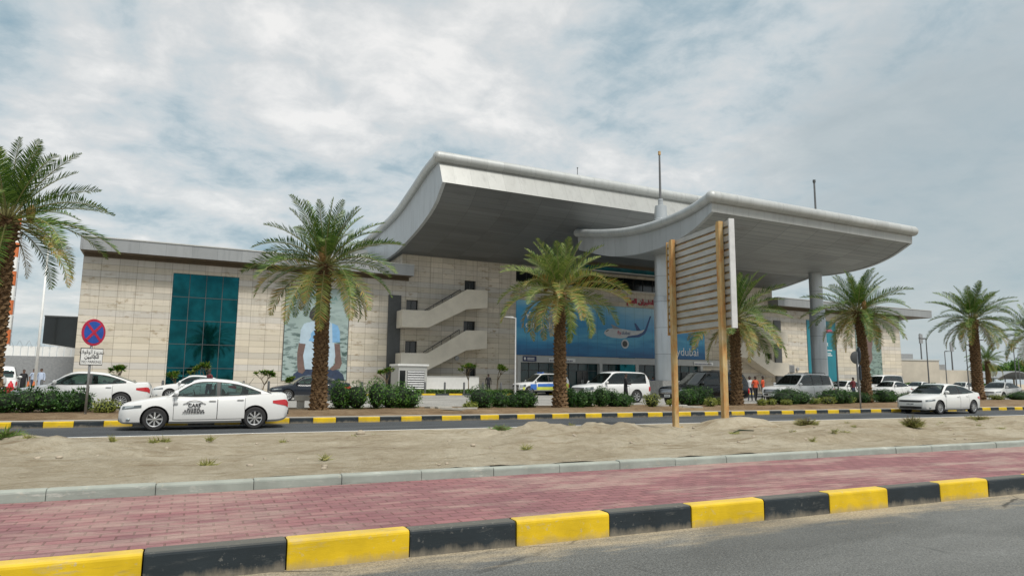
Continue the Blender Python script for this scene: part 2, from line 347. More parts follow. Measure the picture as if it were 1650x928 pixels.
# ---------------------------------------------------------------- mesh helpers
class MB:
    def __init__(s): s.v = []; s.f = []; s.k = []; s.mats = []
    def mi(s, m):
        m = M[m] if isinstance(m, str) else m
        if m not in s.mats: s.mats.append(m)
        return s.mats.index(m)
    def add(s, vs, fs, m):
        o = len(s.v); k = s.mi(m); s.v += [tuple(p) for p in vs]
        for f in fs: s.f.append(tuple(i+o for i in f)); s.k.append(k)
    def box(s, x0, x1, y0, y1, z0, z1, m):
        s.add([(x0, y0, z0), (x1, y0, z0), (x1, y1, z0), (x0, y1, z0), (x0, y0, z1), (x1, y0, z1), (x1, y1, z1), (x0, y1, z1)],
              [(0, 3, 2, 1), (4, 5, 6, 7), (0, 1, 5, 4), (1, 2, 6, 5), (2, 3, 7, 6), (3, 0, 4, 7)], m); return s
    def quad(s, a, b, c, d, m): s.add([a, b, c, d], [(0, 1, 2, 3)], m); return s
    def prism(s, poly, ax, a, b, m, cap=True):
        """poly: 2D outline; ax 'x','y','z' is the extrusion axis"""
        def P(p, t): return (t, p[0], p[1]) if ax == 'x' else (p[0], t, p[1]) if ax == 'y' else (p[0], p[1], t)
        n = len(poly); vs = [P(p, a) for p in poly]+[P(p, b) for p in poly]
        fs = [(i, (i+1) % n, (i+1) % n+n, i+n) for i in range(n)]
        if cap: fs += [tuple(range(n-1, -1, -1)), tuple(range(n, 2*n))]
        s.add(vs, fs, m); return s
    def tube(s, pts, r, m, n=8, cap=True):
        pts = [Vector(p) for p in pts]; rr = r if isinstance(r, (list, tuple)) else [r]*len(pts); vs = []; fs = []; ref = None
        for i, p in enumerate(pts):
            d = (pts[min(i+1, len(pts)-1)]-pts[max(i-1, 0)]).normalized()
            if ref is None: ref = Vector((0, 0, 1)) if abs(d.z) < .9 else Vector((1, 0, 0))
            a = d.cross(ref).normalized(); b = a.cross(d).normalized(); ref = b
            for k in range(n):
                t = 2*math.pi*k/n; vs.append(p+(a*math.cos(t)+b*math.sin(t))*rr[i])
        for i in range(len(pts)-1):
            for k in range(n): fs.append((i*n+k, i*n+(k+1) % n, (i+1)*n+(k+1) % n, (i+1)*n+k))
        if cap: fs += [tuple(range(n-1, -1, -1)), tuple(range((len(pts)-1)*n, len(pts)*n))]
        s.add(vs, fs, m); return s
    def lathe(s, prof, m, n=24, axis='z', c=(0, 0, 0)):
        vs = []; fs = []; k = len(prof)
        for i in range(n):
            t = 2*math.pi*i/n
            for r, h in prof:
                p = (r*math.cos(t), r*math.sin(t), h) if axis == 'z' else (r*math.cos(t), h, r*math.sin(t))
                vs.append((p[0]+c[0], p[1]+c[1], p[2]+c[2]))
        for i in range(n):
            for j in range(k-1): fs.append((i*k+j, ((i+1) % n)*k+j, ((i+1) % n)*k+j+1, i*k+j+1))
        s.add(vs, fs, m); return s
    def ball(s, c, r, m, nu=10, nv=7):
        r = r if isinstance(r, (tuple, list)) else (r, r, r); vs = []; fs = []
        for j in range(nv+1):
            ph = math.pi*j/nv
            for i in range(nu):
                t = 2*math.pi*i/nu; vs.append((c[0]+r[0]*math.sin(ph)*math.cos(t), c[1]+r[1]*math.sin(ph)*math.sin(t), c[2]+r[2]*math.cos(ph)))
        for j in range(nv):
            for i in range(nu): fs.append((j*nu+i, (j+1)*nu+i, (j+1)*nu+(i+1) % nu, j*nu+(i+1) % nu))
        s.add(vs, fs, m); return s
    def build(s, name, parent=None, smooth=False, loc=(0, 0, 0), rz=0., fix=False, auto=None, weld=False):
        me = bpy.data.meshes.new(name); me.from_pydata(s.v, [], s.f)
        for m in s.mats: me.materials.append(m)
        me.polygons.foreach_set('material_index', s.k)
        if fix or weld:
            bm = bmesh.new(); bm.from_mesh(me)
            if weld: bmesh.ops.remove_doubles(bm, verts=bm.verts, dist=1e-5)
            bmesh.ops.recalc_face_normals(bm, faces=bm.faces); bm.to_mesh(me); bm.free()
        if smooth: me.polygons.foreach_set('use_smooth', [True]*len(me.polygons))
        if auto is not None:
            me.polygons.foreach_set('use_smooth', [True]*len(me.polygons)); me.set_sharp_from_angle(angle=R(auto))
        me.update(); o = bpy.data.objects.new(name, me); COL.objects.link(o); o.location = loc; o.rotation_euler = (0, 0, rz)
        if parent: o.parent = parent
        return o
def tag(o, label=None, cat=None, group=None, kind=None):
    if label: o['label'] = label
    if cat: o['category'] = cat
    if group: o['group'] = group
    if kind: o['kind'] = kind
    return o
def empty(name, loc=(0, 0, 0), rz=0., **k):
    o = bpy.data.objects.new(name, None); COL.objects.link(o); o.location = loc; o.rotation_euler = (0, 0, rz); o.empty_display_size = .2
    return tag(o, **k)
def copy_tree(o, parent=None):
    c = o.copy(); COL.objects.link(c)
    if parent: c.parent = parent
    for ch in list(o.children): copy_tree(ch, c)
    return c
def text(name, s, size, m, parent=None, loc=(0, 0, 0), rot=(R(90), 0, 0), depth=.006, align='LEFT', bold=0., sx=1.):
    c = bpy.data.curves.new(name, 'FONT'); c.body = s; c.size = size; c.extrude = depth; c.align_x = align; c.offset = bold; c.resolution_u = 2
    t = bpy.data.objects.new(name, c); COL.objects.link(t)
    me = bpy.data.meshes.new_from_object(t.evaluated_get(bpy.context.evaluated_depsgraph_get()))
    bpy.data.objects.remove(t); me.materials.clear(); me.materials.append(M[m]); me.name = name
    o = bpy.data.objects.new(name, me); COL.objects.link(o); o.location = loc; o.rotation_euler = rot; o.scale = (sx, 1, 1)
    if parent: o.parent = parent
    return o
def fbm(x, y, s, oc=4, seed=0.):
    return noise.fractal(Vector((x*s+seed, y*s-seed, seed*.37)), 1., 2., oc)
def sm(a, b, t):
    t = max(0., min(1., (t-a)/(b-a))); return t*t*(3-2*t)
def lerp(a, b, t): return a+(b-a)*t
def interp(pts, x):
    if x <= pts[0][0]: return pts[0][1]
    for (a, p), (b, q) in zip(pts, pts[1:]):
        if x <= b: return p+(q-p)*(x-a)/(b-a) if b > a else q
    return pts[-1][1]
def sinterp(pts, x):
    """monotone-ish smooth interpolation (Catmull-Rom tangents)"""
    n = len(pts)
    if x <= pts[0][0]: return pts[0][1]
    if x >= pts[-1][0]: return pts[-1][1]
    for i in range(n-1):
        if x <= pts[i+1][0]:
            (x0, y0), (x1, y1) = pts[i], pts[i+1]; h = x1-x0
            def tan(j):
                if j == 0: return (pts[1][1]-pts[0][1])/(pts[1][0]-pts[0][0])
                if j == n-1: return (pts[-1][1]-pts[-2][1])/(pts[-1][0]-pts[-2][0])
                return (pts[j+1][1]-pts[j-1][1])/(pts[j+1][0]-pts[j-1][0])
            t = (x-x0)/h; a, b = tan(i)*h, tan(i+1)*h
            return (2*t**3-3*t*t+1)*y0+(t**3-2*t*t+t)*a+(-2*t**3+3*t*t)*y1+(t**3-t*t)*b

# ================================================================ GROUND
def sheet(name, pts, z, m, div=None):
    b = MB(); b.add([(x, y, z) for x, y in pts], [tuple(range(len(pts)))], m); return tag(b.build(name), kind='structure')
sheet('ground', [(-2500, -1500), (2500, -1500), (2500, 3500), (-2500, 3500)], -.06, 'desert')
sheet('near_road', [(-60, -14), (140, -14), (140, 5.8), (-60, 5.8)], 0, 'near_asphalt')
def paving():
    b = MB(); x = -40; nx = 300
    xs = [-40+i*.6 for i in range(nx)]; ys = [5.93, 6.6, 7.3, 8.0, 8.5]
    vs = [(x, y, .222+.007*fbm(x, y, .5, 2)) for y in ys for x in xs]
    fs = [(j*nx+i, j*nx+i+1, (j+1)*nx+i+1, (j+1)*nx+i) for j in range(len(ys)-1) for i in range(nx-1)]
    b.add(vs, fs, 'red_pavers'); tag(b.build('pavement', smooth=True), kind='structure')
paving()
def kerb(name, x0, x1, y0, depth, z0, z1, cols, L=1.0, phase=0., rnd=None, gap=.012):
    b = MB(); rng = random.Random(4); n = int((x1-x0)/L)
    for i in range(n):
        a = x0+i*L+.006+phase; e = a+L-gap; m = cols[i % len(cols)]; r = .032 if rnd is None else rnd
        dy = rng.uniform(-.006, .006); dz = rng.uniform(-.006, .006)
        prof = [(y0+dy, z0), (y0+depth, z0), (y0+depth, z1+dz), (y0+dy+r, z1+dz)]
        prof += [(y0+dy+r-r*math.sin(t), z1+dz-r+r*math.cos(t)) for t in (R(30), R(60))] + [(y0+dy, z1+dz-r)]
        # bevelled ends
        q = [(p[0], p[1]) for p in prof]; cx = sum(p[0] for p in q)/len(q); cz = sum(p[1] for p in q)/len(q)
        ins = [(cx+(p[0]-cx)*.90, cz+(p[1]-cz)*.94) for p in q]; k = len(q)
        vs = [(a, *p) for p in ins]+[(a+.014, *p) for p in q]+[(e-.014, *p) for p in q]+[(e, *p) for p in ins]
        fs = [(j*k+t, j*k+(t+1) % k, (j+1)*k+(t+1) % k, (j+1)*k+t) for j in range(3) for t in range(k)]+[tuple(range(k-1, -1, -1)), tuple(range(3*k, 4*k))]
        b.add(vs, fs, m)
    return tag(b.build(name, fix=True), kind='structure')
kerb('near_kerb', -30.25, 70, 5.78, .15, -.02, .228, ('kerb_black', 'kerb_yellow'))
kerb('pavement_kerb', -40.3, 120, 8.5, .13, .15, .335, ('kerb_grey',), 1.0, gap=.007)
def sand_z(x, y):
    base = lerp(.33, .02, sm(9.5, 18.6, y))
    hump = .16*max(0, fbm(x, y, .22, 4, 5.))*sm(9.3, 11, y)*(1-sm(12, 16, y))
    crest = .12*max(0., fbm(x*.9, y*1.2, .2, 3, 2.7))*sm(11, 13.5, y)*(1-sm(15, 17.5, y))
    crest += (.10+.20*fbm(x, y, 1.3, 4, 4.))*math.exp(-((x-7.9)/3.2)**4-((y-13.6)/1.9)**4)+(.06+.12*fbm(x, y, 1.2, 4, 8.))*math.exp(-((x+2.4)/2.2)**4-((y-12.6)/1.5)**4)+.13*math.exp(-((x+2.6)/2.4)**2-((y-13.5)/1.7)**2)
    crest += .30*math.exp(-((x-13.8)/1.2)**4-((y-14.9)/.75)**4)
    rg = noise.noise(Vector((x*.55, y*1.5, 7.3))); crest += (.10*(1-abs(rg)*2.2)+.05*fbm(x*.6, y*1.5, 1.1, 4, 14.))*sm(9.1, 10.2, y)*(1-sm(14.2, 16.2, y))*(.5+.5*sm(-.2, .3, fbm(x, y, .15, 2, 30.)))
    z = base+hump+crest+.03*fbm(x, y, 1.7, 4, 9.)*(1-sm(16.5, 18.5, y))
    return lerp(z, .012, sm(15.5, 19.4, y))
def sand():
    b = MB(); xs = []; x = -45.
    while x < 140: xs.append(x); x += .16 if -12 < x < 32 else .5 if x < 60 else 2.
    ys = [8.63+i*.16 for i in range(68)]+[19.55]; nx = len(xs)
    vs = [(x, y, sand_z(x, y)) for y in ys for x in xs]
    fs = [(j*nx+i, j*nx+i+1, (j+1)*nx+i+1, (j+1)*nx+i) for j in range(len(ys)-1) for i in range(nx-1)]
    b.add(vs, fs, 'sand'); tag(b.build('sand_verge', smooth=True), kind='structure')
sand()
KY = 23.5
KL = .75; KX0 = 2.93-KL*60
sheet('far_road', [(-120, 18.5), (220, 18.5), (220, KY+.05), (-120, KY+.05)], 0, 'far_asphalt')
sheet('edge_line', [(-120, 19.66), (220, 19.66), (220, 19.80), (-120, 19.80)], .005, 'white_sign')
kerb('median_kerb', KX0, 100, KY, .15, -.02, .18, ('kerb_black', 'kerb_yellow'), KL)
sheet('median_strip', [(-60, KY+.14), (130, KY+.14), (130, KY+.62), (-60, KY+.62)], .183, 'concrete')
def med_back(x): return 28.4+.115*max(0, x-28)
def med_z(x, y): return .15+.15*sm(KY+.45, KY+1.5, y)+.03*fbm(x, y, .8, 3, 3.)
def median():
    b = MB(); xs = [-60+i*.5 for i in range(380)]; nx = len(xs); ny = 14
    vs = [(x, lerp(KY+.17, med_back(x), j/(ny-1)), med_z(x, lerp(KY+.17, med_back(x), j/(ny-1)))) for j in range(ny) for x in xs]
    fs = [(j*nx+i, j*nx+i+1, (j+1)*nx+i+1, (j+1)*nx+i) for j in range(ny-1) for i in range(nx-1)]
    b.add(vs, fs, 'soil'); tag(b.build('median_soil', smooth=True), kind='structure')
    b = MB()
    for p, q in zip(xs, xs[1:]):
        y0, y1 = med_back(p), med_back(q)
        b.quad((p, y0, .30), (q, y1, .30), (q, y1+.15, .30), (p, y0+.15, .30), 'concrete'); b.quad((p, y0, .05), (q, y1, .05), (q, y1, .30), (p, y0, .30), 'concrete'); b.quad((p, y0+.15, .05), (p, y0+.15, .30), (q, y1+.15, .30), (q, y1+.15, .05), 'concrete')
    tag(b.build('median_back_kerb'), kind='structure')
median()
INZ = .14
A = R(2.4); O = Vector((-8.2, 60, 0)); U = Vector((math.cos(A), math.sin(A), 0)); V = Vector((-math.sin(A), math.cos(A), 0))
def bw(u, v, z=0.): p = O+U*u+V*v; return Vector((p.x, p.y, z))
PLZ = .22
sheet('inner_road', [(-90, 28.5), (28, 28.5), (130, 40.2), (230, 40.2), (230, 95), (-90, 78)], INZ, 'lot_asphalt')
def plaza():
    b = MB(); p = [(-22, -7.2), (103, -7.2), (103, 0.4), (-22, 0.4)]
    b.add([(*bw(u, v).xy, PLZ) for u, v in p], [(0, 1, 2, 3)], 'plaza_paving'); tag(b.build('plaza'), kind='structure')
    k = kerb('plaza_kerb', -22, 103, -7.4, .2, INZ-.05, PLZ+.05, ('kerb_black', 'kerb_yellow'), 1.2)
    k.location = (O.x, O.y, 0); k.rotation_euler = (0, 0, A)
plaza()

# ================================================================ TERMINAL
B = empty('terminal_building', O, A, label='long stone clad airport terminal with a huge upswept grey roof and zigzag outside stairs', cat='building')
def wall(name, u0, u1, z0, z1, v, openings, m, parent, depth=.22, back=None):
    """stone front with real openings: openings (ua,ub,za,zb); reveals go back by depth"""
    us = sorted({u0, u1, *[o[0] for o in openings], *[o[1] for o in openings]}); zs = sorted({z0, z1, *[o[2] for o in openings], *[o[3] for o in openings]})
    b = MB()
    for a, c in zip(us, us[1:]):
        for d, e in zip(zs, zs[1:]):
            mu, mz = (a+c)/2, (d+e)/2
            if any(o[0] < mu < o[1] and o[2] < mz < o[3] for o in openings): continue
            b.quad((a, v, d), (c, v, d), (c, v, e), (a, v, e), m)
    for a, c, d, e in openings:
        w_ = v+depth
        b.quad((a, v, d), (a, w_, d), (a, w_, e), (a, v, e), m); b.quad((c, w_, d), (c, v, d), (c, v, e), (c, w_, e), m)
        b.quad((a, v, e), (a, w_, e), (c, w_, e), (c, v, e), m); b.quad((a, w_, d), (a, v, d), (c, v, d), (c, w_, d), m)
    if back is not None:
        b.quad((u0, back, z0), (u0, v, z0), (u0, v, z1), (u0, back, z1), m); b.quad((u1, v, z0), (u1, back, z0), (u1, back, z1), (u1, v, z1), m)
        b.quad((u1, back, z0), (u0, back, z0), (u0, back, z1), (u1, back, z1), m)
    return b.build(name, parent)
def mir(u): return 98.9-u
WIN_L = [(25.74, 26.9, 7.0, 8.75), (25.74, 26.9, 3.2, 4.93), (31.6, 32.8, 9.2, 11.0), (31.56, 32.8, 5.3, 7.05), (31.9, 32.95, PLZ, 2.87)]
WIN_R = [(mir(b), mir(a), c, d) for a, b, c, d in WIN_L]
GL = (6.2, 11.15, PLZ+.05, 9.72); HI = (37.25, 61.7, 11.35, 12.75); EN = (37.45, 61.6, PLZ, 3.2)
w1 = wall('wall', 0, 25.2, 0, 10.52, 0, [GL], 'stone_tiles', B, back=30)
w2 = wall('wall', 25.2, 73.7, 0, 13.3, .004, WIN_L+WIN_R+[HI, EN], 'stone_tiles', B, depth=.35, back=30)
w3 = wall('wall', 73.7, 98.9, 0, 10.52, 0, [], 'stone_tiles', B, back=30)
# wing roofs: brown recessed band, metal fascia, overhang
for u0, u1 in ((-.15, 25.9), (73.0, 104.3)):
    b = MB(); b.box(max(0, u0)+.02, min(98.9, u1)-.02, -.12, 29, 10.52, 10.80, 'brown_soffit')
    b.build('soffit_band', B)
    b = MB(); b.box(u0, u1, -1.5, 30.5, 10.80, 11.78, 'fascia_metal'); b.box(u0-.03, u1+.03, -1.56, 30.6, 11.78, 11.86, 'pale_panel')
    b.box(u0+.05, u1-.05, -1.42, 30.4, 10.785, 10.80, 'brown_soffit')
    b.build('roof_fascia', B)
def glazing(name, u0, u1, z0, z1, v, nu, nz, gm, fm, parent, fw_=.05, zs=None):
    b = MB(); b.quad((u0, v, z0), (u1, v, z0), (u1, v, z1), (u0, v, z1), gm); g = b.build(name, parent)
    f = MB()
    for i in range(nu+1):
        x = u0+(u1-u0)*i/nu; f.box(max(u0, x-fw_/2), min(u1, x+fw_/2), v-.06, v-.002, z0, z1, fm)
    for z in (zs or [z0+(z1-z0)*j/nz for j in range(nz+1)]):
        for i in range(nu):
            f.box(u0+(u1-u0)*i/nu+fw_/2, u0+(u1-u0)*(i+1)/nu-fw_/2, v-.055, v-.003, max(z0, z-fw_/2), min(z1, z+fw_/2), fm)
    f.build('window_frame', g); return g
glazing('curtain_window', GL[0], GL[1], GL[2], GL[3], .10, 4, 5, 'teal_glass', 'dark_panel', B, .045)
glazing('high_window', HI[0], HI[1], HI[2], HI[3], .3, 18, 1, 'dark_glass', 'black_plastic', B)
for a, c, d, e in WIN_L+WIN_R:
    glazing('stair_door', a, c, d, e, .3, 2, 1, 'dark_glass', 'dark_panel', B, .07)
# clerestory strip hung below the big roof
b = MB(); b.box(43, 61.5, -3.1, -2.9, 12.72, 13.16, 'clerestory_glass'); b.build('clerestory_window', B)
b = MB(); b.box(43, 61.5, -3.2, -2.8, 13.16, 13.55, 'brown_soffit'); b.box(43, 61.5, -3.15, -2.85, 12.62, 12.72, 'pale_panel'); b.build('clerestory_beam', B)
# stone band under the high window is part of the wall; thin ledge
b = MB(); b.box(37.3, 61.6, -.10, .0, 11.22, 11.34, 'pale_panel'); b.build('ledge', B)
# entrance storey
b = MB(); b.box(37.35, 64.4, -.30, .34, 3.2, 3.86, 'pale_panel')
for u, wd in ((37.35, .35), (47.2, .35), (51.95, .4), (61.25, .35)): b.box(u, u+wd, -.30, .3, PLZ, 3.2, 'pale_panel')
b.box(49.9, 51.95, -.22, .30, PLZ, 3.86+.04, 'teal_glass'); b.build('entrance_portal', B)
for a, c in ((37.7, 47.2), (47.55, 49.9), (52.35, 61.25)):
    n = max(2, round((c-a)/1.25)); glazing('entrance_glazing', a, c, PLZ, 3.2, .22, n, 1, 'door_glass', 'dark_panel', B, .07, zs=[PLZ, 2.45, 3.2])
for a in (44.6, 48.2, 55.2, 58.8):
    b = MB(); b.box(a, a+.62, .10, .14, PLZ, 2.4, 'dark_glass'); b.box(a+.68, a+1.3, .10, .14, PLZ, 2.4, 'dark_glass'); d = b.build('sliding_door', B)
    h = MB(); h.box(a+.56, a+.60, .05, .10, .9, 1.5, 'chrome'); h.box(a+.70, a+.74, .05, .10, .9, 1.5, 'chrome'); h.build('handle', d)
# dark vertical slots beside the stairs
for u0, u1 in ((24.0, 25.2), (73.7, 74.9)):
    b = MB(); b.box(u0, u1, -.12, -.002, PLZ, 9.1, 'dark_panel'); b.build('slot_panel', B)
def stairs(flip):
    m = (lambda u: mir(u)) if flip else (lambda u: u)
    def P(pts): return [(m(u), z) for u, z in pts]
    for za in (6.05, 2.18):
        s = empty('outside_stair', parent_loc := (0, 0, 0)); s.parent = B
        top = 8.25-6.05
        outer = [(24.8, za), (27.3, za+.05), (31.1, za+top-.25), (33.25, za+top), (33.25, za+top+1.68), (31.1, za+top+1.63), (27.3, za+1.60), (24.8, za+1.57)]
        b = MB(); b.prism(P(outer), 'y', -1.8, -1.62, 'stair_concrete'); b.build('parapet', s, fix=True)
        b = MB(); u0, u1 = sorted((m(24.8), m(24.98))); b.box(u0, u1, -1.62, -.13, za, za+1.57, 'stair_concrete'); b.build('end_parapet', s); b = MB()
        u0, u1 = sorted((m(33.07), m(33.25))); b.box(u0, u1, -1.62, -.002, za+top, za+top+1.68, 'stair_concrete'); b.build('end_parapet', s)
        b = MB(); fl = [(24.98, za+.02), (27.3, za+.07), (31.1, za+top-.23), (33.07, za+top+.02), (33.07, za+top+.24), (31.1, za+top+.1), (27.3, za+.28), (24.98, za+.24)]
        b.prism(P(fl), 'y', -1.62, -.13, 'stair_concrete'); b.build('flight', s, fix=True)
        b = MB()
        for (ua, z_a), (ub, z_b) in (((27.4, za+1.75), (31.0, za+top+1.78)),):
            b.tube([(m(ua), -.35, z_a), (m(ub), -.35, z_b)], .035, 'dark_panel', 6)
            for t in (0, .25, .5, .75, 1): u = lerp(ua, ub, t); b.tube([(m(u), -.35, lerp(za+.2, za+top, t)), (m(u), -.35, lerp(z_a, z_b, t))], .022, 'dark_panel', 6)
        b.build('handrail', s)
stairs(False); stairs(True)
# roof: extruded upswept profile (v, z)
MT = [(-11.1, 19.05), (-8.6, 18.62), (-5.3, 17.72), (-.6, 16.62), (6.5, 16.02), (14, 15.75), (24, 15.7)]
MS = [(-12.0, 16.75), (-10.4, 15.42), (-7.5, 14.36), (-3.6, 13.52), (0, 12.98), (8, 12.7), (24, 12.7)]
def roof_prism(top, bot, u0, u1, parent, fascia_h, seg=30, pipe_r=.40, rname='roof', sm_='soffit_metal'):
    t0, t1 = top[0][0], top[-1][0]; s0, s1 = bot[0][0], bot[-1][0]
    T = [(lerp(t0, t1, (i/seg)**1.4), ) for i in range(seg+1)]; T = [(v[0], sinterp(top, v[0])) for v in T]
    S = [(lerp(s0, s1, (i/seg)**1.4), ) for i in range(seg+1)]; S = [(v[0], sinterp(bot, v[0])) for v in S]
    # soffit sheet, set up inside the fascias
    b = MB()
    for (v0, z0), (v1, z1) in zip(S, S[1:]): b.quad((u0+.28, v0+.03, z0+.05), (u1-.28, v0+.03, z0+.05), (u1-.28, v1+.03, z1+.05), (u0+.28, v1+.03, z1+.05), sm_)
    r = MB()
    for (v0, z0), (v1, z1) in zip(T, T[1:]): r.quad((u0, v0, z0-.25), (u0, v1, z1-.25), (u1, v1, z1-.25), (u1, v0, z0-.25), 'pale_panel')
    ro = r.build(rname, parent, auto=35); b.build('soffit', ro, auto=35)
    # front fascia (leans out at the top) and side fascias
    f = MB(); f.quad((u0, S[0][0], S[0][1]), (u1, S[0][0], S[0][1]), (u1, T[0][0], T[0][1]-.3), (u0, T[0][0], T[0][1]-.3), 'edge_panel')
    f.quad((u0+.28, S[0][0]+.03, S[0][1]), (u0+.28, S[0][0]+.03, S[0][1]+.06), (u1-.28, S[0][0]+.03, S[0][1]+.06), (u1-.28, S[0][0]+.03, S[0][1]), 'edge_panel'); f.build('front_fascia', ro)
    for u in (u0, u1):
        f = MB(); vs = []; fs = []; n = len(T)
        for (tv, tz), (sv, sz) in zip(T, S): vs += [(u, sv, sz), (u, tv, tz-.3)]
        for i in range(n-1): fs.append((2*i, 2*i+2, 2*i+3, 2*i+1))
        f.add(vs, fs, 'edge_panel_side')
        d = .28 if u == u0 else -.28; vs = []; fs = []
        for sv, sz in S: vs += [(u, sv, sz), (u+d, sv, sz), (u+d, sv, sz+.06)]
        for i in range(n-1): k = 3*i; fs += [(k, k+1, k+4, k+3), (k+1, k+2, k+5, k+4)]
        f.add(vs, fs, 'edge_panel_side'); f.build('side_fascia', ro, auto=35)
    for u in (u0, u1):
        d = -.06 if u == u0 else .06
        p = MB(); p.tube([(u+d, v, z-.02) for v, z in T], pipe_r, 'pipe_metal_side', 14); p.build('edge_pipe', ro, auto=40)
    p = MB(); p.tube([(lerp(u0-.06, u1+.06, i/40), T[0][0]-.05, T[0][1]-.02) for i in range(41)], pipe_r*1.15, 'pipe_metal', 14)
    p.ball((u0-.06, T[0][0]-.05, T[0][1]-.02), pipe_r*1.15, 'pipe_metal', 14, 10); p.ball((u1+.06, T[0][0]-.05, T[0][1]-.02), pipe_r*1.15, 'pipe_metal', 14, 10)
    p.build('edge_pipe', ro, auto=40); return ro
m_panels('edge_panel_side', (.40, .43, .45), 1.6, axis=1); m_panels('pipe_metal_side', (.42, .45, .46), 1.6, .3, .35, axis=1)
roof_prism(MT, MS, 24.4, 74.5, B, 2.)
b = MB(); b.tube([(43.4, -2, 16.9), (43.4, -2, 23.6)], [.06, .035], 'grey_post', 8); b.ball((43.4, -2, 23.6), .08, 'grey_post'); b.build('lightning_rod', B)
# bay and rear block seen left of the wall
b = MB(); b.prism([(-2.2, 3.85), (-.02, 3.55), (-.02, 5.85), (-2.2, 5.85)], 'y', 1.0, 4.0, 'dark_glass'); b.build('glass_bay', B, fix=True)
b = MB(); b.box(-2.22, -.02, .9, 4.1, 5.85, 5.95, 'dark_panel'); b.build('bay_trim', B)
# small fittings on the facade
for u, z in ((30.9, 3.45), (77.6, 3.1)):
    b = MB(); b.lathe([(0, 0), (.22, .02), (.24, .10), (.16, .16), (0, .18)], 'galvanised', 16, 'y', (u, -.19, z)); b.build('wall_lamp', B, auto=40)
b = MB(); b.box(75.9, 76.8, -.32, -.004, 2.6, 3.6, 'galvanised')
for i in range(6): b.box(75.98, 76.72, -.335, -.32, 2.68+i*.14, 2.74+i*.14, 'dark_panel')
b.build('wall_grille', B)
b = MB(); rng = random.Random(3)
b.box(3.0, 3.9, 3, 4, 11.86, 12.15, 'galvanised'); b.build('roof_unit', B)
b = MB(); b.box(4.1, 4.5, 3, 3.6, 11.86, 12.25, 'galvanised'); b.build('roof_unit', B)
b = MB(); b.box(19.5, 23.5, 6, 11, 11.86, 14.2, 'fascia_metal'); b.box(21.8, 23.4, 4.2, 6, 11.86, 13.4, 'pale_panel'); b.build('rooftop_plant', B)
b = MB()
for i in range(7): b.tube([(20.5+i*.5, 3.9, 11.86), (20.5+i*.5, 3.9, 13.0)], .025, 'grey_post', 6)
b.tube([(20.5, 3.9, 13.0), (23.5, 3.9, 13.0)], .025, 'grey_post', 6); b.build('roof_railing', B)

# ---------------------------------------------------------------- entrance canopy
CN = empty('entrance_canopy', bw(49.6, -18.3, INZ), A, label='curved grey metal canopy on tall round columns over the drop off lane', cat='canopy')
CT = [(-26.3, 14.05), (-24.6, 13.60), (-22.6, 13.33), (-19.8, 13.24), (-16.7, 13.42), (-13.2, 13.95), (-9.4, 14.72)]
CB = [(-26.25, 13.0), (-24.5, 12.15), (-22.6, 11.62), (-20.3, 11.38), (-17.5, 11.40), (-14, 11.85), (-9.6, 13.1)]
CU = 49.6
croof = roof_prism([(v+18.3, z-INZ) for v, z in CT], [(v+18.3, z-INZ) for v, z in CB], 38.6-CU, 60.8-CU, CN, 1., 30, .36, 'canopy_roof', 'pale_soffit')
def column(u, v, base, mast):
    t = base
    b = MB(); b.lathe([(0, 1.35), (.68, 1.35), (.68, 7.9), (.66, 7.93), (.57, 7.95), (.57, 11.3), (0, 11.3)], 'column_metal', 32, 'z', (u, v, 0)); c = b.build('column', CN, auto=40)
    b = MB(); b.box(u-.88, u+.88, v-.88, v+.88, 0, 1.36, 'granite'); b.build('plinth', c)
    if mast:
        b = MB(); b.lathe([(.58, 13.0), (.58, 14.2), (.52, 14.25), (.48, 15.3), (.2, 15.4), (.2, 15.9), (0, 15.9)], 'column_metal', 24, 'z', (u, v, 0)); b.build('column_head', c, auto=40)
        b = MB(); b.tube([(u, v, 15.8), (u, v, 19.7)], [.10, .07], 'grey_post', 8); b.tube([(u, v, 19.6), (u, v, 19.9)], .11, 'rusty_steel', 8); b.build('mast', c)
    return c
column(40.8-CU, 0, 0, True); column(58.75-CU, 0, 0, False)
b = MB(); u = 58.0-CU; b.tube([(u, -1, 13.1), (u, -1, 19.55)], [.10, .08], 'grey_post', 8); b.tube([(u, -1, 19.5), (u, -1, 19.75)], .13, 'dark_panel', 8); b.build('mast', CN)

# ---------------------------------------------------------------- adverts and signs on the terminal
def hang(name, loc, label, cat): return empty(name, loc, A, label=label, cat=cat)
# wide airline banner
def banner_mat():
    g = G('airline_banner_print'); x, y, z = g.sep(g.co())
    t = g.math('DIVIDE', z, 5.55)
    n = g.noise(g.co((.16, 1, 1.1)), 1.5, 6, .6, .4); n2 = g.noise(g.co((.07, 1, .25)), 2.2, 3)
    f = g.math('ADD', t, g.math('ADD', g.math('MULTIPLY', g.math('SUBTRACT', n, .5), .32), g.math('MULTIPLY', g.math('SUBTRACT', n2, .5), .5)))
    c = g.ramp(f, [(.05, (.004, .10, .26)), (.22, (.012, .20, .42)), (.36, (.075, .36, .56)), (.5, (.020, .24, .50)), (.8, (.045, .32, .60)), (1., (.20, .46, .64))])
    rgt = g.math('MULTIPLY', g.ramp(g.math('DIVIDE', x, 25), [(.35, 0.), (.75, 1.)]), g.ramp(t, [(.45, 0.), (1., 1.)]))
    c = g.mix(g.math('MULTIPLY', rgt, .55), c, (.42, .56, .64))
    ln = g.math('LESS_THAN', g.math('FRACT', g.math('DIVIDE', x, 1.23)), .022)
    M['airline_banner_print'] = g.set(g.mix(g.math('MULTIPLY', ln, .6), c, (.01, .03, .06)), .35)
banner_mat()
bn = hang('advertising_banner', bw(37.25, -.02, 3.93), 'wide blue banner with a white airliner above the terminal entrance', 'banner')
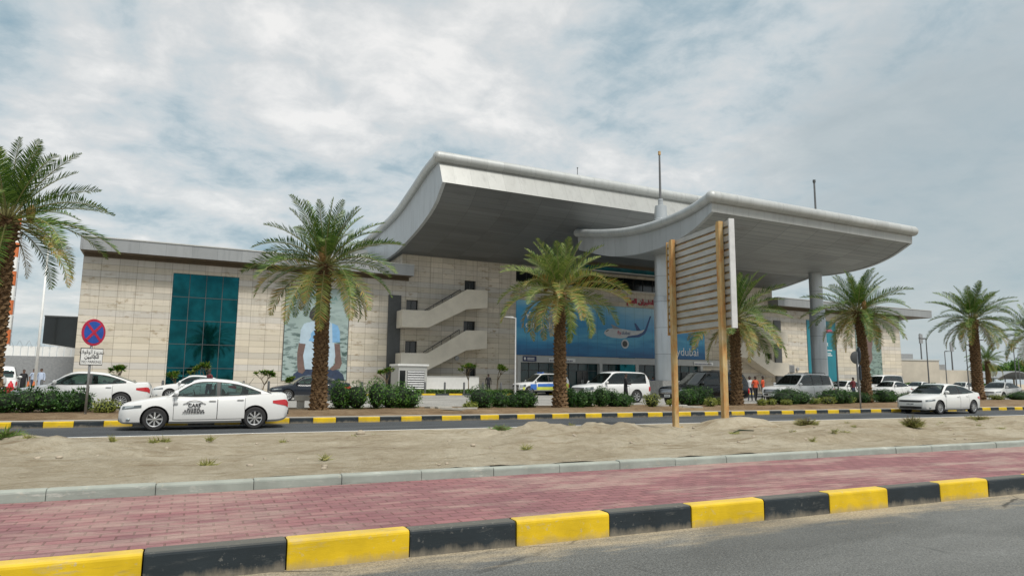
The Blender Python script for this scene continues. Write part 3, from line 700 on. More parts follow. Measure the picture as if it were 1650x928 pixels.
b = MB(); b.box(0, 24.95, -.06, -.01, 0, 5.55, 'airline_banner_print'); b.build('printed_sheet', bn)
text('lettering', 'Welcome to', 1.02, 'white_sign', bn, (1.05, -.075, 3.72), bold=.01)
text('lettering', 'our being', 1.02, 'white_sign', bn, (1.05, -.075, 2.78), bold=.01)
text('lettering', 'flydubai', 1.28, 'white_sign', bn, (20.05, -.075, .42), bold=-.004)
plain('jet_white', (.50, .53, .56), .4, var=.08); plain('jet_blue', (.012, .06, .20), .4); plain('jet_grey', (.22, .25, .29), .4)
def airliner():
    ax, az = 10.7, 2.55     # nose position on the banner
    def poly(b, pts, d, m): b.prism([(ax+x, az+z) for x, z in pts], 'y', -.066-d, -.062-d, m)
    b = MB()
    body = [(0, 0), (.12, .28), (.55, .52), (1.3, .62), (2.6, .55), (4.0, .42), (4.9, .46), (5.4, .62), (5.5, .45), (5.1, .16), (4.4, -.12), (3.4, -.34), (2.2, -.46), (1.0, -.42), (.3, -.25)]
    poly(b, body, .002, 'jet_white')
    poly(b, [(2.9, -.40), (4.7, -.26), (5.5, .14), (5.78, .55), (6.42, 2.15), (6.24, 2.17), (5.5, .62), (5.15, .28), (4.5, .02), (3.2, -.18)], .004, 'jet_blue')   # near wing with its upturned tip
    poly(b, [(4.35, .44), (4.95, .50), (4.25, 1.28), (4.05, 1.25)], .0065, 'jet_blue')               # tailplane
    poly(b, [(1.2, .52), (2.3, .56), (1.2, .95), (.9, 1.02)], .0105, 'jet_grey')                     # far wing
    b.build('airliner_print', bn, fix=True)
    b = MB(); b.lathe([(0, -.09), (.50, -.09), (.50, -.075)], 'jet_white', 20, 'y', (ax+2.75, 0, az-1.05)); b.lathe([(0, -.094), (.34, -.094), (.34, -.09)], 'dark_panel', 20, 'y', (ax+2.72, 0, az-1.05)); b.build('engine_print', bn)
    b = MB(); poly(b, [(.22, .24), (.55, .42), (.62, .34), (.26, .16)], .012, 'dark_panel'); b.build('cockpit_print', bn, fix=True)
    text('lettering', 'fly', .55, 'red_sign', bn, (ax+1.75, -.082, az-.03)); text('lettering', 'dubai', .55, 'jet_blue', bn, (ax+2.3, -.082, az-.03))
airliner()
# red arabic name of the terminal (presentation forms written left to right)
ar = empty('terminal_name_sign', bw(51.05, -.05, 9.95), A, label='red arabic raised lettering on the stone band above the blue banner', cat='sign')
AR1 = '\uFEE1\uFE8E\uFECC\uFEDF\uFE8D \uFEE5\uFE8D\uFEAE\uFEF4\uFEC4\uFEE0\uFEDF'      # right to left: lil-tayaran al-aam
AR2 = '\uFEAA\uFECC\uFEB3 \uFEA6\uFEF4\uFEB8\uFEDF\uFE8D \uFEF0\uFEE8\uFE92\uFEE3'
text('lettering', AR1, .78, 'red_sign', ar, (0, 0, 0), depth=.04, bold=.012); text('lettering', AR2, .9, 'red_sign', ar, (3.9, 0, .0), depth=.04, bold=.012)
def wave_mat(name, base, dark, pale):
    g = G(name); x, y, z = g.sep(g.co())
    n = g.noise(g.comb(g.math('MULTIPLY', x, .8), g.math('MULTIPLY', z, 2.2)), 1.35, 5, .6)
    lo = g.ramp(g.math('DIVIDE', z, 8.), [(.0, 1.), (.55, .8), (.62, .10), (.75, .35), (.80, 0.)])
    c = g.mix(g.math('MULTIPLY', g.ramp(n, [(.50, 0.), (.56, 1.)]), lo), base, dark)
    c = g.mix(g.ramp(g.noise(g.co((.4, 1, 1.5)), .9, 4), [(.35, 0.), (.7, .5)]), c, pale)
    M[name] = g.set(c, .45)
wave_mat('sea_print', (.25, .33, .32), (.012, .045, .038), (.36, .45, .46)); wave_mat('shade_print', (.17, .24, .21), (.03, .06, .045), (.22, .30, .29))
plain('print_skin', (.13, .085, .075), .5, var=.2); plain('print_shirt', (.36, .47, .56), .5, var=.12, scale=1.2); plain('print_shirt_blue', (.16, .34, .56), .5); plain('print_jeans', (.02, .035, .075), .5, var=.3); plain('print_hair', (.03, .028, .028), .5)
p1 = hang('advertising_poster', bw(14.96, -.02, 1.25), 'tall poster of a man in a pale blue t-shirt seen from behind a palm trunk', 'poster')
b = MB(); b.box(0, 5.43, -.06, -.01, 0, 8.0, 'sea_print'); b.build('printed_sheet', p1)
b = MB()
for a, c, d, e in ((-.05, 0, -.05, 8.05), (5.43, 5.48, -.05, 8.05)): b.box(a, c, -.08, 0, d, e, 'dark_panel')
b.box(0, 5.43, -.08, 0, 8.0, 8.05, 'dark_panel'); b.build('poster_frame', p1)
def fig(polys, par, sx=1., ox=0., oz=0.):
    for i, (nm, m, pts) in enumerate(polys):
        b = MB(); b.prism([(ox+x*sx, oz+z) for x, z in pts], 'y', -.064-.002*(i+1), -.061-.002*(i+1), m); b.build(nm, par, fix=True)
fig([('jeans_print', 'print_jeans', [(.75, 0), (.95, .55), (1.5, .95), (3.9, .95), (4.7, .9), (5.15, .5), (5.3, 0)]),
     ('arm_print', 'print_skin', [(1.25, 3.2), (1.85, 3.2), (1.7, 2.1), (1.75, 1.3), (1.9, .85), (1.65, .55), (1.3, .7), (1.2, 1.3), (1.15, 2.3)]),
     ('arm_print', 'print_skin', [(4.2, 3.2), (4.75, 3.2), (4.85, 2.3), (5.0, 1.5), (4.85, 1.05), (4.2, .85), (3.95, 1.0), (4.4, 1.45), (4.35, 2.2)]),
     ('shirt_print', 'print_shirt', [(1.85, .95), (1.65, 2.1), (1.85, 3.3), (1.85, 4.9), (2.3, 5.1), (3.7, 5.1), (4.15, 4.9), (4.25, 3.3), (4.4, 2.1), (4.25, 1.3), (3.7, .9)]),
     ('sleeve_print', 'print_shirt', [(1.3, 3.15), (1.85, 3.1), (2.0, 5.0), (1.6, 4.85), (1.35, 4.3)]),
     ('sleeve_print', 'print_shirt_blue', [(4.1, 3.3), (4.75, 3.35), (4.7, 4.3), (4.5, 4.8), (4.0, 5.0)]),
     ('head_print', 'print_skin', [(2.6, 5.0), (2.35, 5.2), (2.25, 5.6), (2.4, 6.05), (2.75, 6.4), (3.1, 6.45), (3.45, 6.3), (3.65, 5.9), (3.6, 5.35), (3.4, 5.0)]),
     ('hair_print', 'print_hair', [(2.3, 5.15), (2.0, 5.45), (2.05, 5.9), (2.3, 6.3), (2.65, 6.5), (2.75, 6.38), (2.45, 6.0), (2.42, 5.6), (2.55, 5.2)]),
     ('shirt_emblem_print', 'print_shirt_blue', [(2.25, 3.75), (2.2, 4.0), (2.4, 4.25), (2.65, 4.3), (2.8, 4.0), (2.6, 3.7), (2.85, 3.5), (2.5, 3.3), (2.05, 3.4)])], p1)
plain('logo_green', (.10, .24, .22), .5)
text('lettering', 'S', .55, 'logo_green', p1, (2.25, -.085, 7.05)); text('lettering', 'NIA', .55, 'logo_green', p1, (3.45, -.085, 7.0))
b = MB()
b.tube([(1.45+.022*t, -.07, 7.25+.22*math.sin(t*.75)) for t in range(27)], .026, 'logo_green', 5); b.build('logo_print', p1)
b = MB(); b.box(3.5, 4.2, -.075, -.065, 6.75, 6.80, 'logo_green'); b.build('logo_underline', p1)
plain('teal_print', (.008, .165, .215), .4, var=.1, scale=.6); plain('pink_print', (.40, .09, .13), .5, var=.3)
p2 = hang('advertising_poster', bw(79.7, -.02, 1.6), 'tall teal advertising banner partly behind the round canopy column', 'poster')
b = MB(); b.box(0, 5.55, -.06, -.01, 0, 7.85, 'teal_print'); b.build('printed_sheet', p2)
fig([('pink_print', 'pink_print', [(.9, 5.6), (1.2, 6.8), (2.0, 7.0), (2.2, 6.2), (1.7, 5.4)]), ('pink_print', 'pink_print', [(3.3, 6.3), (3.5, 6.75), (4.7, 6.8), (4.9, 6.5), (4.0, 6.3)])], p2)
for i, z in enumerate((4.6, 4.05, 3.6)): text('lettering', 'et', .8-.1*i, 'white_sign', p2, (3.25, -.075, z)) if i == 0 else None
b = MB()
for z, L in ((3.95, 1.5), (3.55, 1.2), (3.3, 1.4)):
    for k in range(int(L/.22)): b.box(3.3+k*.22, 3.46+k*.22, -.075, -.066, z, z+.13, 'white_sign')
b.build('small_lettering', p2)
p3 = hang('advertising_poster', bw(89.2, -.02, 1.7), 'tall grey green poster of a dark haired figure at the far right of the wall', 'poster')
b = MB(); b.box(0, 5.3, -.06, -.01, 0, 7.65, 'shade_print'); b.build('printed_sheet', p3)
fig([('figure_print', 'print_skin', [(1.7, 3.2), (1.9, 5.2), (2.4, 6.3), (3.4, 6.2), (3.5, 5.0), (3.2, 4.4), (3.3, 3.0), (2.5, 2.0)]),
     ('hair_print', 'print_hair', [(1.5, 5.2), (1.6, 6.6), (2.3, 7.2), (3.3, 7.1), (3.7, 6.3), (3.5, 5.4), (3.3, 6.1), (2.5, 6.4), (2.1, 5.6)])], p3)
# little fascia signs
def entry_sign(u, wd, h, m, lab, marks):
    s = empty('entrance_sign', bw(u, -.34, 3.3), A, label=lab, cat='sign'); b = MB(); b.box(0, wd, -.05, 0, 0, h, m); b.build('board', s)
    b = MB()
    for x, z, a, c in marks: b.box(x, x+a, -.058, -.05, z, z+c, 'white_sign' if m != 'white_sign' else 'navy')
    b.build('marking', s)
entry_sign(37.9, 1.55, .52, 'navy', 'small navy sign with white pictogram at the left end of the entrance beam', [(.12, .14, .2, .25), (.5, .30, .8, .07), (.5, .14, .8, .07)])
entry_sign(40.9, 3.2, .36, 'white_sign', 'long white sign with blue writing above the left entrance doors', [(.1+.2*i, .06, .14, .13) for i in range(14)])
entry_sign(60.2, 2.9, .36, 'white_sign', 'long white sign with blue writing at the right end of the entrance beam', [(.1+.2*i, .06, .14, .13) for i in range(13)])
s = empty('round_emblem_sign', bw(57.4, -.34, 3.52), A, label='small round dark emblem on the white entrance beam', cat='sign')
b = MB(); b.lathe([(0, -.05), (.26, -.05), (.26, 0)], 'black_plastic', 18, 'y'); b.build('disc', s); b = MB(); b.lathe([(0, -.06), (.15, -.06), (.15, -.05)], 'white_sign', 14, 'y', (.05, 0, 0)); b.build('marking', s)
# kiosk and low wall by the stairs
K = empty('guard_kiosk', bw(24.1, -3.4, PLZ), A, label='small white louvred kiosk below the outside stairs', cat='kiosk')
b = MB(); b.box(0, 2.6, 0, 2.2, 0, 2.35, 'pale_panel'); b.box(-.12, 2.72, -.12, 2.3, 2.35, 2.52, 'white_paint'); b.build('cabin', K)
b = MB(); b.box(.78, 2.35, -.03, -.002, .12, 1.95, 'dark_panel')
for i in range(9): b.prism([(-.08, .2+i*.2), (-.03, .2+i*.2), (-.03, .30+i*.2)], 'x', .8, 2.33, 'galvanised')
b.build('louvre', K); b = MB(); b.box(.1, .6, -.03, -.002, .05, 1.95, 'dark_glass'); b.build('door', K)
Wl = empty('low_wall', bw(26.9, -2.6, PLZ), A, label='low white wall running right from the louvred kiosk', cat='wall')
b = MB(); b.box(0, 5.2, 0, .25, 0, 1.45, 'white_paint'); b.box(-.04, 5.24, -.04, .29, 1.45, 1.52, 'pale_panel'); b.build('masonry', Wl)

# ================================================================ PALMS AND PLANTS
def palm_trunk(h, r0, r1, rng, lean=(0, 0)):
    b = MB(); n = 16; dz = .085; k = int(h/dz); vs = []; fs = []
    for i in range(k+1):
        z = i*dz; t = z/h; r = lerp(r0, r1, t)*(1+.30*math.exp(-z/.35))
        if t > .88: r *= 1+.35*(t-.88)/.12
        ox, oy = lean[0]*t*t, lean[1]*t*t
        for j in range(n):
            a = 2*math.pi*(j+.5*(i % 2))/n
            up_ = (j+(i//2)) % 2 == 0
            rr = r*(1.13+rng.uniform(-.03, .08) if up_ else .80+rng.uniform(-.03, .03))
            vs.append((ox+rr*math.cos(a), oy+rr*math.sin(a), z+(.035 if up_ else 0)))
    for i in range(k):
        for j in range(n): fs.append((i*n+j, i*n+(j+1) % n, (i+1)*n+(j+1) % n, (i+1)*n+j))
    fs.append(tuple(range(k*n, (k+1)*n))); b.add(vs, fs, 'palm_bark')
    # old leaf boots
    for i in range(int(h*26)):
        z = rng.uniform(.15, h*.98); t = z/h; r = lerp(r0, r1, t)*(1+.3*math.exp(-z/.35)); a = rng.uniform(0, 6.283)
        ox, oy = lean[0]*t*t, lean[1]*t*t; c, s = math.cos(a), math.sin(a); wd = rng.uniform(.05, .085); L = rng.uniform(.06, .125)*(1+1.2*(t > .85))
        def P(rad, side, zz): return (ox+c*rad-s*side, oy+s*rad+c*side, zz)
        b.add([P(r*.9, -wd, z), P(r*.9, wd, z), P(r+L, 0, z+.10), P(r*.95, -wd*.7, z+.12), P(r*.95, wd*.7, z+.12)], [(0, 1, 2), (0, 2, 3), (1, 4, 2), (2, 4, 3)], 'palm_bark')
    return b
def frond(b, base, az, el, L, droop, rng, mats, twist=0., dens=1.):
    """one feather leaf: arching rachis with two ranks of stiff leaflets in a V"""
    n = 16; pts = []; p = Vector(base); e = el
    d = Vector((math.cos(az)*math.cos(e), math.sin(az)*math.cos(e), math.sin(e))); sidew = rng.uniform(-.25, .25)
    for i in range(n+1):
        pts.append(p.copy()); t = i/n
        e = el-droop*(t**1.35); a2 = az+sidew*t*t
        p = p+Vector((math.cos(a2)*math.cos(e), math.sin(a2)*math.cos(e), math.sin(e)))*(L/n)
    b.tube(pts, [lerp(.030, .006, i/n) for i in range(n+1)], 'frond_stalk', 4, cap=False)
    nl = int(54*dens); vs = {}; 
    for k in range(nl):
        t = .16+.84*(k/(nl-1)); f = t*n; i = min(n-1, int(f)); q = pts[i].lerp(pts[i+1], f-i)
        tan = (pts[i+1]-pts[i]).normalized(); side = tan.cross(Vector((0, 0, 1)))
        side = side.normalized() if side.length > 1e-3 else Vector((math.sin(az), -math.cos(az), 0))
        if twist: side.rotate(Quaternion(tan, twist))
        nrm = side.cross(tan)
        ll = L*.185*(math.sin(math.pi*min(1, .18+.80*t))**.6)*rng.uniform(.82, 1.12)
        for s in (-1, 1):
            m = mats[0] if rng.random() < .7 else mats[1]
            if t > .8 and rng.random() < .25: m = mats[2]
            di = (side*s*rng.uniform(.70, .9)+tan*rng.uniform(.55, .85)+nrm*rng.uniform(.10, .5)).normalized()
            wv = tan.cross(di).cross(di).normalized()*(L*.0056)
            tip = q+di*ll+Vector((0, 0, -.05*ll)); mdl = q+di*ll*.5
            b.add([q-wv*.5, q+wv*.5, mdl+wv, tip, mdl-wv], [(0, 1, 2, 4), (4, 2, 3)], m)
def palm(name_label, X, Y, z, h, L, seed, r=.26, nfr=46, tops=('frond_green', 'frond_green', 'frond_light'), low=('frond_light', 'frond_dry', 'frond_dry'), lean=(0, 0), low_n=.25, group='date palms along the road', droopy=1.0, fruit=True):
    rng = random.Random(seed); T = empty('palm_tree', (X, Y, z), 0, label=name_label, cat='palm tree', group=group)
    palm_trunk(h, r, r*.82, rng, lean).build('trunk', T)
    b = MB(); ga = 2.399963
    for i in range(nfr):
        t = i/(nfr-1)                      # 0 young upright, 1 old hanging
        az = i*ga+rng.uniform(-.25, .25); el = R(lerp(86, -32, t**1.05))+rng.uniform(-.13, .13)
        ln = L*lerp(.78, 1.0, min(1, t*2.2))*rng.uniform(.88, 1.08)*(1 if t < .8 else .9)
        dr = (lerp(.3, 1.15, min(1, t*1.35))+rng.uniform(-.15, .25))*droopy
        mats = tops if t < 1-low_n or rng.random() < .35 else low
        c = (lean[0]+.12*math.cos(az), lean[1]+.12*math.sin(az), h+.12-.30*t)
        frond(b, c, az, el, ln, dr, rng, mats, rng.uniform(-.5, .5))
    for k in range(rng.randint(2, 4)):    # dead fronds hanging along the trunk
        az = rng.uniform(0, 6.28); frond(b, (lean[0]+.15*math.cos(az), lean[1]+.15*math.sin(az), h-.15), az, R(rng.uniform(-45, -20)), L*rng.uniform(.5, .75), .9, rng, ('frond_dry', 'frond_dry', 'frond_dry'), rng.uniform(-.6, .6), .7)
    b.build('crown', T)
    b = MB()
    for i in range(26):                    # cut stalk bases under the crown
        a = i*ga; e = rng.uniform(.2, .9); d = Vector((math.cos(a)*math.cos(e), math.sin(a)*math.cos(e), math.sin(e))); q = Vector((lean[0], lean[1], h-.35+rng.uniform(-.15, .3)))
        b.tube([q+d*.12, q+d*rng.uniform(.3, .5)], [.05, .022], 'palm_bark' if i % 2 else 'frond_stalk', 5)
    b.build('stalk_bases', T)
    if fruit:
        for k in range(rng.randint(1, 2)):
            f = MB(); a = rng.uniform(0, 6.28); q = Vector((lean[0]+.3*math.cos(a), lean[1]+.3*math.sin(a), h+.25))
            e = q+Vector((.35*math.cos(a), .35*math.sin(a), .25)); f.tube([q, e], .02, 'frond_stalk', 5)
            f.ball(e+Vector((0, 0, -.22)), (.13, .13, .28), 'fruit', 14, 12); f.v = [tuple(Vector(v)+(Vector(v)-e).normalized()*rng.uniform(-.03, .05)) for v in f.v]
            f.build('fruit_cluster', T)
    return T
palm('tallest dark green date palm at the left edge beside the no stopping sign', -6.08, 27.6, .22, 6.5, 3.35, 11, .34, 50, droopy=1.0)
palm('date palm with thick scaly trunk standing in front of the man poster', 4.32, 26.5, .25, 5.6, 3.15, 23, .27, 50)
palm('yellowing date palm with drooping dry tips in front of the blue banner', 14.62, 26.4, .25, 5.15, 3.1, 37, .27, 52, ('frond_light', 'frond_green', 'frond_light'), ('frond_light', 'frond_dry', 'frond_dry'), low_n=.55, droopy=1.3)
palm('date palm half hidden behind the back of the billboard', 25.3, 27.0, .25, 4.55, 3.0, 41, .27, 50, low_n=.3, droopy=1.0)
palm('slightly leaning date palm in front of the right roof column and far poster', 36.65, 28.3, .25, 5.55, 3.1, 53, .28, 50, lean=(-.35, 0))
palm('dark date palm standing behind the white saloon car that drives on the road', 53.0, 31.6, .3, 6.0, 3.3, 67, .36, 50, fruit=False)
palm('date palm at the right edge of the photo of which only fronds show', 63.6, 33.2, .3, 5.4, 3.3, 71, .3, 40, fruit=False)
palm('small distant date palm beyond the car park hedge', 116.5, 67.7, .1, 5.0, 3.4, 83, .4, 36, group='distant palms', fruit=False)

def leaf_blob(b, c, r, n, m, rng, size, shell=.55):
    for i in range(n):
        v = Vector((rng.gauss(0, 1), rng.gauss(0, 1), rng.gauss(0, 1))).normalized()*(shell+(1-shell)*rng.random()**.6)
        lump = 1+.34*noise.noise(Vector((v.x*2.3+c[0]*3, v.y*2.3+c[1]*3, v.z*2.3)))
        p = Vector((c[0]+v.x*r[0]*lump, c[1]+v.y*r[1]*lump, c[2]+v.z*r[2]*lump))
        if p.z < .02: p.z = .02+rng.random()*.08
        d = (v+Vector((rng.gauss(0, .6), rng.gauss(0, .6), rng.gauss(0, .5)+.3))).normalized(); q = d.orthogonal().normalized(); q.rotate(Quaternion(d, rng.uniform(0, 6.28)))
        s = size*rng.uniform(.6, 1.3); a = d.cross(q)
        b.add([p-q*s*.22, p+a*s*.5-q*0., p+q*s*.22+d*s*.1, p-a*s*.5], [(0, 1, 2, 3)], m)
def bush(label, X, Y, z, wx, hy, seed, m='bush_dark', group='clipped dark bushes on the median', n=1500, lumps=3, depth=None, size=.10):
    rng = random.Random(seed); T = empty('bush', (X, Y, z), 0, label=label, cat='bush', group=group); b = MB()
    depth = depth or min(wx, 1.5)*.5
    ks = []
    for k in range(lumps):
        fx = (k+.5)/lumps-.5+(rng.uniform(-.10, .10) if lumps > 1 else 0); rz = hy*.52*rng.uniform(.74, 1.1); rx = wx/2 if lumps == 1 else max(wx*.20, min(wx*rng.uniform(.24, .36), wx*.5-abs(fx)*wx*.9+wx*.06))
        oy = rng.uniform(-.2, .2); ks.append((fx, rx, rz, oy)); leaf_blob(b, (fx*wx*.92, oy, rz*.92), (rx, depth, rz), n//lumps, m, rng, size)
    for k in range(int(n/14)):           # loose shoots breaking the outline
        fx, rx, rz, oy = rng.choice(ks); a_ = rng.uniform(0, 6.28); e_ = rng.uniform(.25, 1.5); d = Vector((math.cos(a_)*math.cos(e_), math.sin(a_)*math.cos(e_), math.sin(e_))); p = Vector((fx*wx*.92+d.x*rx, oy+d.y*depth, rz*.92+d.z*rz)); L = rng.uniform(.04, .13)
        w_ = d.orthogonal().normalized()*.02; b.add([p-w_, p+w_, p+d*L], [(0, 1, 2)], m)
    b.build('foliage', T)
    b = MB()
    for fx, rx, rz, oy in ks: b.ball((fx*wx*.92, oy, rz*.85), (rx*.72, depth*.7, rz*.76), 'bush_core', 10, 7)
    for k in range(3): b.tube([(rng.uniform(-.1, .1), 0, -.05), (rng.uniform(-.3, .3)*wx, 0, hy*.4)], [.03, .015], 'twig', 5)
    b.build('branches', T, smooth=True); return T
# px-based notes were turned into metres beforehand
BU = [  # X, Y, width, height, label, material
 (-5.1, 26.8, 2.0, .86, 'broad dark bush left of the no stopping sign in front of a white car', 'bush_dark'),
 (-3.75, 26.9, 1.4, .80, 'dark bush directly behind the no stopping sign pole', 'bush_dark'),
 (5.95, 27.4, 1.9, 1.2, 'bright green leafy bush right of the palm at the man poster', 'bush_green'),
 (7.75, 27.6, 1.75, 1.05, 'open looser green bush between the palm and the dirt gap', 'bush_green'),
 (11.35, 26.8, 1.75, .92, 'dense dark bush left of the yellowing palm', 'bush_dark'),
 (12.95, 26.9, 1.35, .82, 'dense dark bush touching the yellowing palm trunk', 'bush_dark'),
 (15.5, 26.5, .85, .78, 'narrow dark bush just right of the yellowing palm', 'bush_dark'),
 (16.65, 26.9, 1.15, .88, 'dark bush in front of the white off-roader bonnet', 'bush_dark'),
 (18.05, 26.8, 1.3, .80, 'dark bush below the man in black at the white off-roader', 'bush_dark'),
 (22.75, 27.4, 1.75, .95, 'round dark bush between the two billboard posts', 'bush_dark'),
 (29.3, 27.3, 2.3, .95, 'wide mottled dark bush in front of the white estate off-roader', 'bush_dark'),
 (32.9, 27.6, 1.7, .92, 'dark bush behind the tail of the white estate off-roader', 'bush_dark'),
 (36.0, 28.5, 2.2, .8, 'dark bush at the foot of the slightly leaning palm', 'bush_dark'),
 (39.1, 28.9, 1.5, .8, 'dark bush in front of the white saloon grille', 'bush_dark'),
 (43.0, 29.6, 2.0, .8, 'dark green bush seen over the bonnet of the moving white saloon', 'bush_dark'),
 (57.4, 31.2, 2.2, .7, 'loose dark bush right of the dark palm', 'bush_dark'),
 (62.0, 32.0, 2.0, .9, 'dark bush cut by the right edge of the photo', 'bush_dark')]
for i, (X, Y, wd, h, lab, m) in enumerate(BU): bush(lab, X, Y, .26, wd, h, 100+i, m, 'dark bushes on the median', 3200, (4 if wd > 1.9 else 3) if wd > 1.2 else 2, None, .085)
YB = [(-2.55, 26.2, .85, .62, 'yellow green tufted bush in front of the white car tail at left'),
      (10.3, 26.2, .62, .42, 'small yellow green bush by the dirt gap'), (19.35, 26.1, .85, .68, 'bright yellow green bush at the tail of the white off-roader'),
      (21.0, 26.6, .66, .48, 'small yellow green bush left of the near billboard post'), (22.55, 26.0, .66, .55, 'small yellow green bush between the billboard posts'),
      (24.0, 26.6, .62, .50, 'small yellow green bush left of the rusty far billboard post'), (26.3, 26.4, .52, .52, 'small yellow green bush right of the billboard palm'),
      (27.3, 26.6, .5, .42, 'small yellow green bush below the people in orange shirts'), (28.1, 26.3, .6, .42, 'small yellow bush left of the mottled dark bush'),
      (30.8, 27.2, .6, .42, 'small yellow bush right of the mottled dark bush'), (31.9, 27.0, .95, .55, 'low yellow green bush below the tail of the white estate off-roader'),
      (34.2, 27.6, 1.0, .52, 'low yellow green bush left of the blue round sign'), (54.5, 31.0, 1.1, .5, 'low olive bush touching the dark palm')]
for i, (X, Y, wd, h, lab) in enumerate(YB): bush(lab, X, Y, .25, wd, h, 200+i, 'bush_yellow', 'small yellow green bushes on the median', 650, 1, wd*.45, .08)
def small_tree(label, p, h, seed, w_=1.):
    rng = random.Random(seed); T = empty('small_tree', p, rng.uniform(0, 6), label=label, cat='small tree', group='small frangipani trees in front of the terminal'); b = MB(); lf = MB(); tips = []
    def br(q, d, L, r, lev):
        e = q+d*L; b.tube([q, q.lerp(e, .5)+Vector((rng.uniform(-.04, .04), rng.uniform(-.04, .04), 0)), e], [r, r*.85, r*.7], 'twig', 5)
        if lev == 0: tips.append(e); return
        for k in range(3 if lev > 1 else 2):
            dd = (d+Vector((rng.gauss(0, .55), rng.gauss(0, .55), rng.uniform(0, .3)))*w_).normalized(); br(e, dd, L*.62, r*.62, lev-1)
    br(Vector((0, 0, 0)), Vector((rng.uniform(-.2, .2), 0, 1)).normalized(), h*.42, .055, 3)
    for t in tips:
        for k in range(26):
            a = k*2.4; d = Vector((math.cos(a), math.sin(a), rng.uniform(-.5, 1.4))).normalized(); s = d.cross(Vector((0, 0, 1))).normalized()*.06; L = rng.uniform(.22, .4)
            lf.add([t, t+d*L*.5+s, t+d*L, t+d*L*.5-s], [(0, 1, 2, 3)], 'bush_green' if rng.random() < .6 else 'bush_yellow')
    b.build('trunk', T, smooth=True); lf.build('crown', T)
for i, (u, v, h, lab) in enumerate([(3.4, -9, 2.0, 'small leafy tree against the stone wall above the white car at left'), (6.9, -7.9, 1.7, 'small pale leafy tree at the left foot of the teal window'),
        (8.6, -8.1, 2.3, 'small leafy tree in front of the teal window'), (12.4, -8, 1.9, 'small spreading tree right of the teal window'), (14.6, -7.8, 1.3, 'thin sparse little tree beside the poster frame'),
        (22.6, -5, 2.2, 'small leafy tree left of the louvred kiosk'), (29.9, -5.2, 2.7, 'small forked tree in front of the low white wall'), (32.6, -5.4, 2.6, 'small dense tree at the right end of the low white wall')]):
    small_tree(lab, bw(u, v, PLZ if v > -7 else INZ), h, 300+i)
def tuft(label, X, Y, z, wd, h, seed, m, n=500, name='shrub', cat='shrub', group='wild shrubs on the sand', woody=True):
    rng = random.Random(seed); T = empty(name, (X, Y, z), 0, label=label, cat=cat, group=group); b = MB(); s = MB()
    for i in range(n):
        a = rng.uniform(0, 6.283); rr = rng.random()**.6; e = Vector((math.cos(a)*rr*wd/2, math.sin(a)*rr*wd*.4, h*rng.uniform(.35, 1.)*(1-.45*rr)))
        q = e*rng.uniform(.1, .8); q += Vector((rng.gauss(0, .02), rng.gauss(0, .02), 0)); d = (e-q)
        if d.length < .03: continue
        d = d.normalized()+Vector((rng.gauss(0, .3), rng.gauss(0, .3), rng.gauss(0, .3))); d.normalize(); L = rng.uniform(.05, .14); w_ = d.orthogonal().normalized()*.009
        b.add([q-w_, q+w_, q+d*L], [(0, 1, 2)], m)
        if woody and i % 14 == 0: s.tube([(0, 0, -.03), e*.5+Vector((rng.gauss(0, .03), 0, .02)), e], [.009, .006, .003], 'twig', 4)
    b.build('foliage', T)
    if woody: s.build('stems', T)
for i, (X, Y, wd, h, m, n, lab) in enumerate([(16.76, 15.02, 1.0, .42, 'shrub_dry', 1500, 'feathery yellow green shrub on the sand right of the billboard'),
        (16.26, 11.32, .72, .42, 'shrub_dry', 1300, 'twiggy half dry shrub near the pavement at the right'), (8.3, 18.6, .9, .2, 'grass_blade', 500, 'low green tuft at the road edge in the middle'),
        (-.48, 15.0, .5, .22, 'shrub_dry', 300, 'small tuft on the sand below the taxi'), (-2.75, 13.75, .8, .26, 'grass_blade', 500, 'green tuft at the left edge of the sand'),
        (29.4, 17.6, 1.4, .28, 'shrub_dry', 600, 'low dry tuft at the far right of the sand'), (14.6, 16.2, 1.3, .14, 'grass_blade', 500, 'flat grass patch left of the feathery shrub')]):
    tuft(lab, X, Y, sand_z(X, Y)-.01, wd, h, 400+i, m, n)
rng_ = random.Random(77)
for i in range(34):
    X, Y = rng_.uniform(-4, 26), rng_.uniform(9.3, 17.5); tuft('tiny dry weed sprouting from the bare sand', X, Y, sand_z(X, Y)-.01, rng_.uniform(.12, .3), rng_.uniform(.06, .14), 450+i, 'shrub_dry', 60, 'weed', 'weed', 'tiny weeds on the sand', False)
def greenery(name, label, p0, p1, wd, h, seed, m, n, kind=None, cat='hedge', size=.12):
    rng = random.Random(seed); L = (p1-p0).length; b = MB(); ang = math.atan2(p1.y-p0.y, p1.x-p0.x)
    for i in range(n):
        x = rng.uniform(0, L); y = rng.uniform(-wd/2, wd/2); top = h*(.86+.2*noise.noise(Vector((x*.5, seed, 0)))+.06*noise.noise(Vector((x*2.2, seed, 3))))
        z = top*(1-rng.random()**2.2); 
        if rng.random() < .5: y = (-1 if rng.random() < .6 else 1)*wd/2*rng.uniform(.8, 1.05)
        d = Vector((rng.gauss(0, 1), rng.gauss(0, 1), rng.gauss(0, .6)+.5)).normalized(); q = d.orthogonal().normalized(); a = d.cross(q); s = size*rng.uniform(.6, 1.3); p = Vector((x, y, z))
        b.add([p-q*s*.25, p+a*s*.5, p+q*s*.25, p-a*s*.5], [(0, 1, 2, 3)], m)
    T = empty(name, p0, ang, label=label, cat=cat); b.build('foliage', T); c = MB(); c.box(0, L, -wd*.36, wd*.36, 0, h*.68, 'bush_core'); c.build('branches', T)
    if kind: T['kind'] = kind
    return T
greenery('hedge', 'long green hedge along the far side of the car park at right', Vector((74, 60.5, .1)), Vector((150, 84, .1)), 1.6, 1.5, 7, 'bush_green', 9000, size=.32)
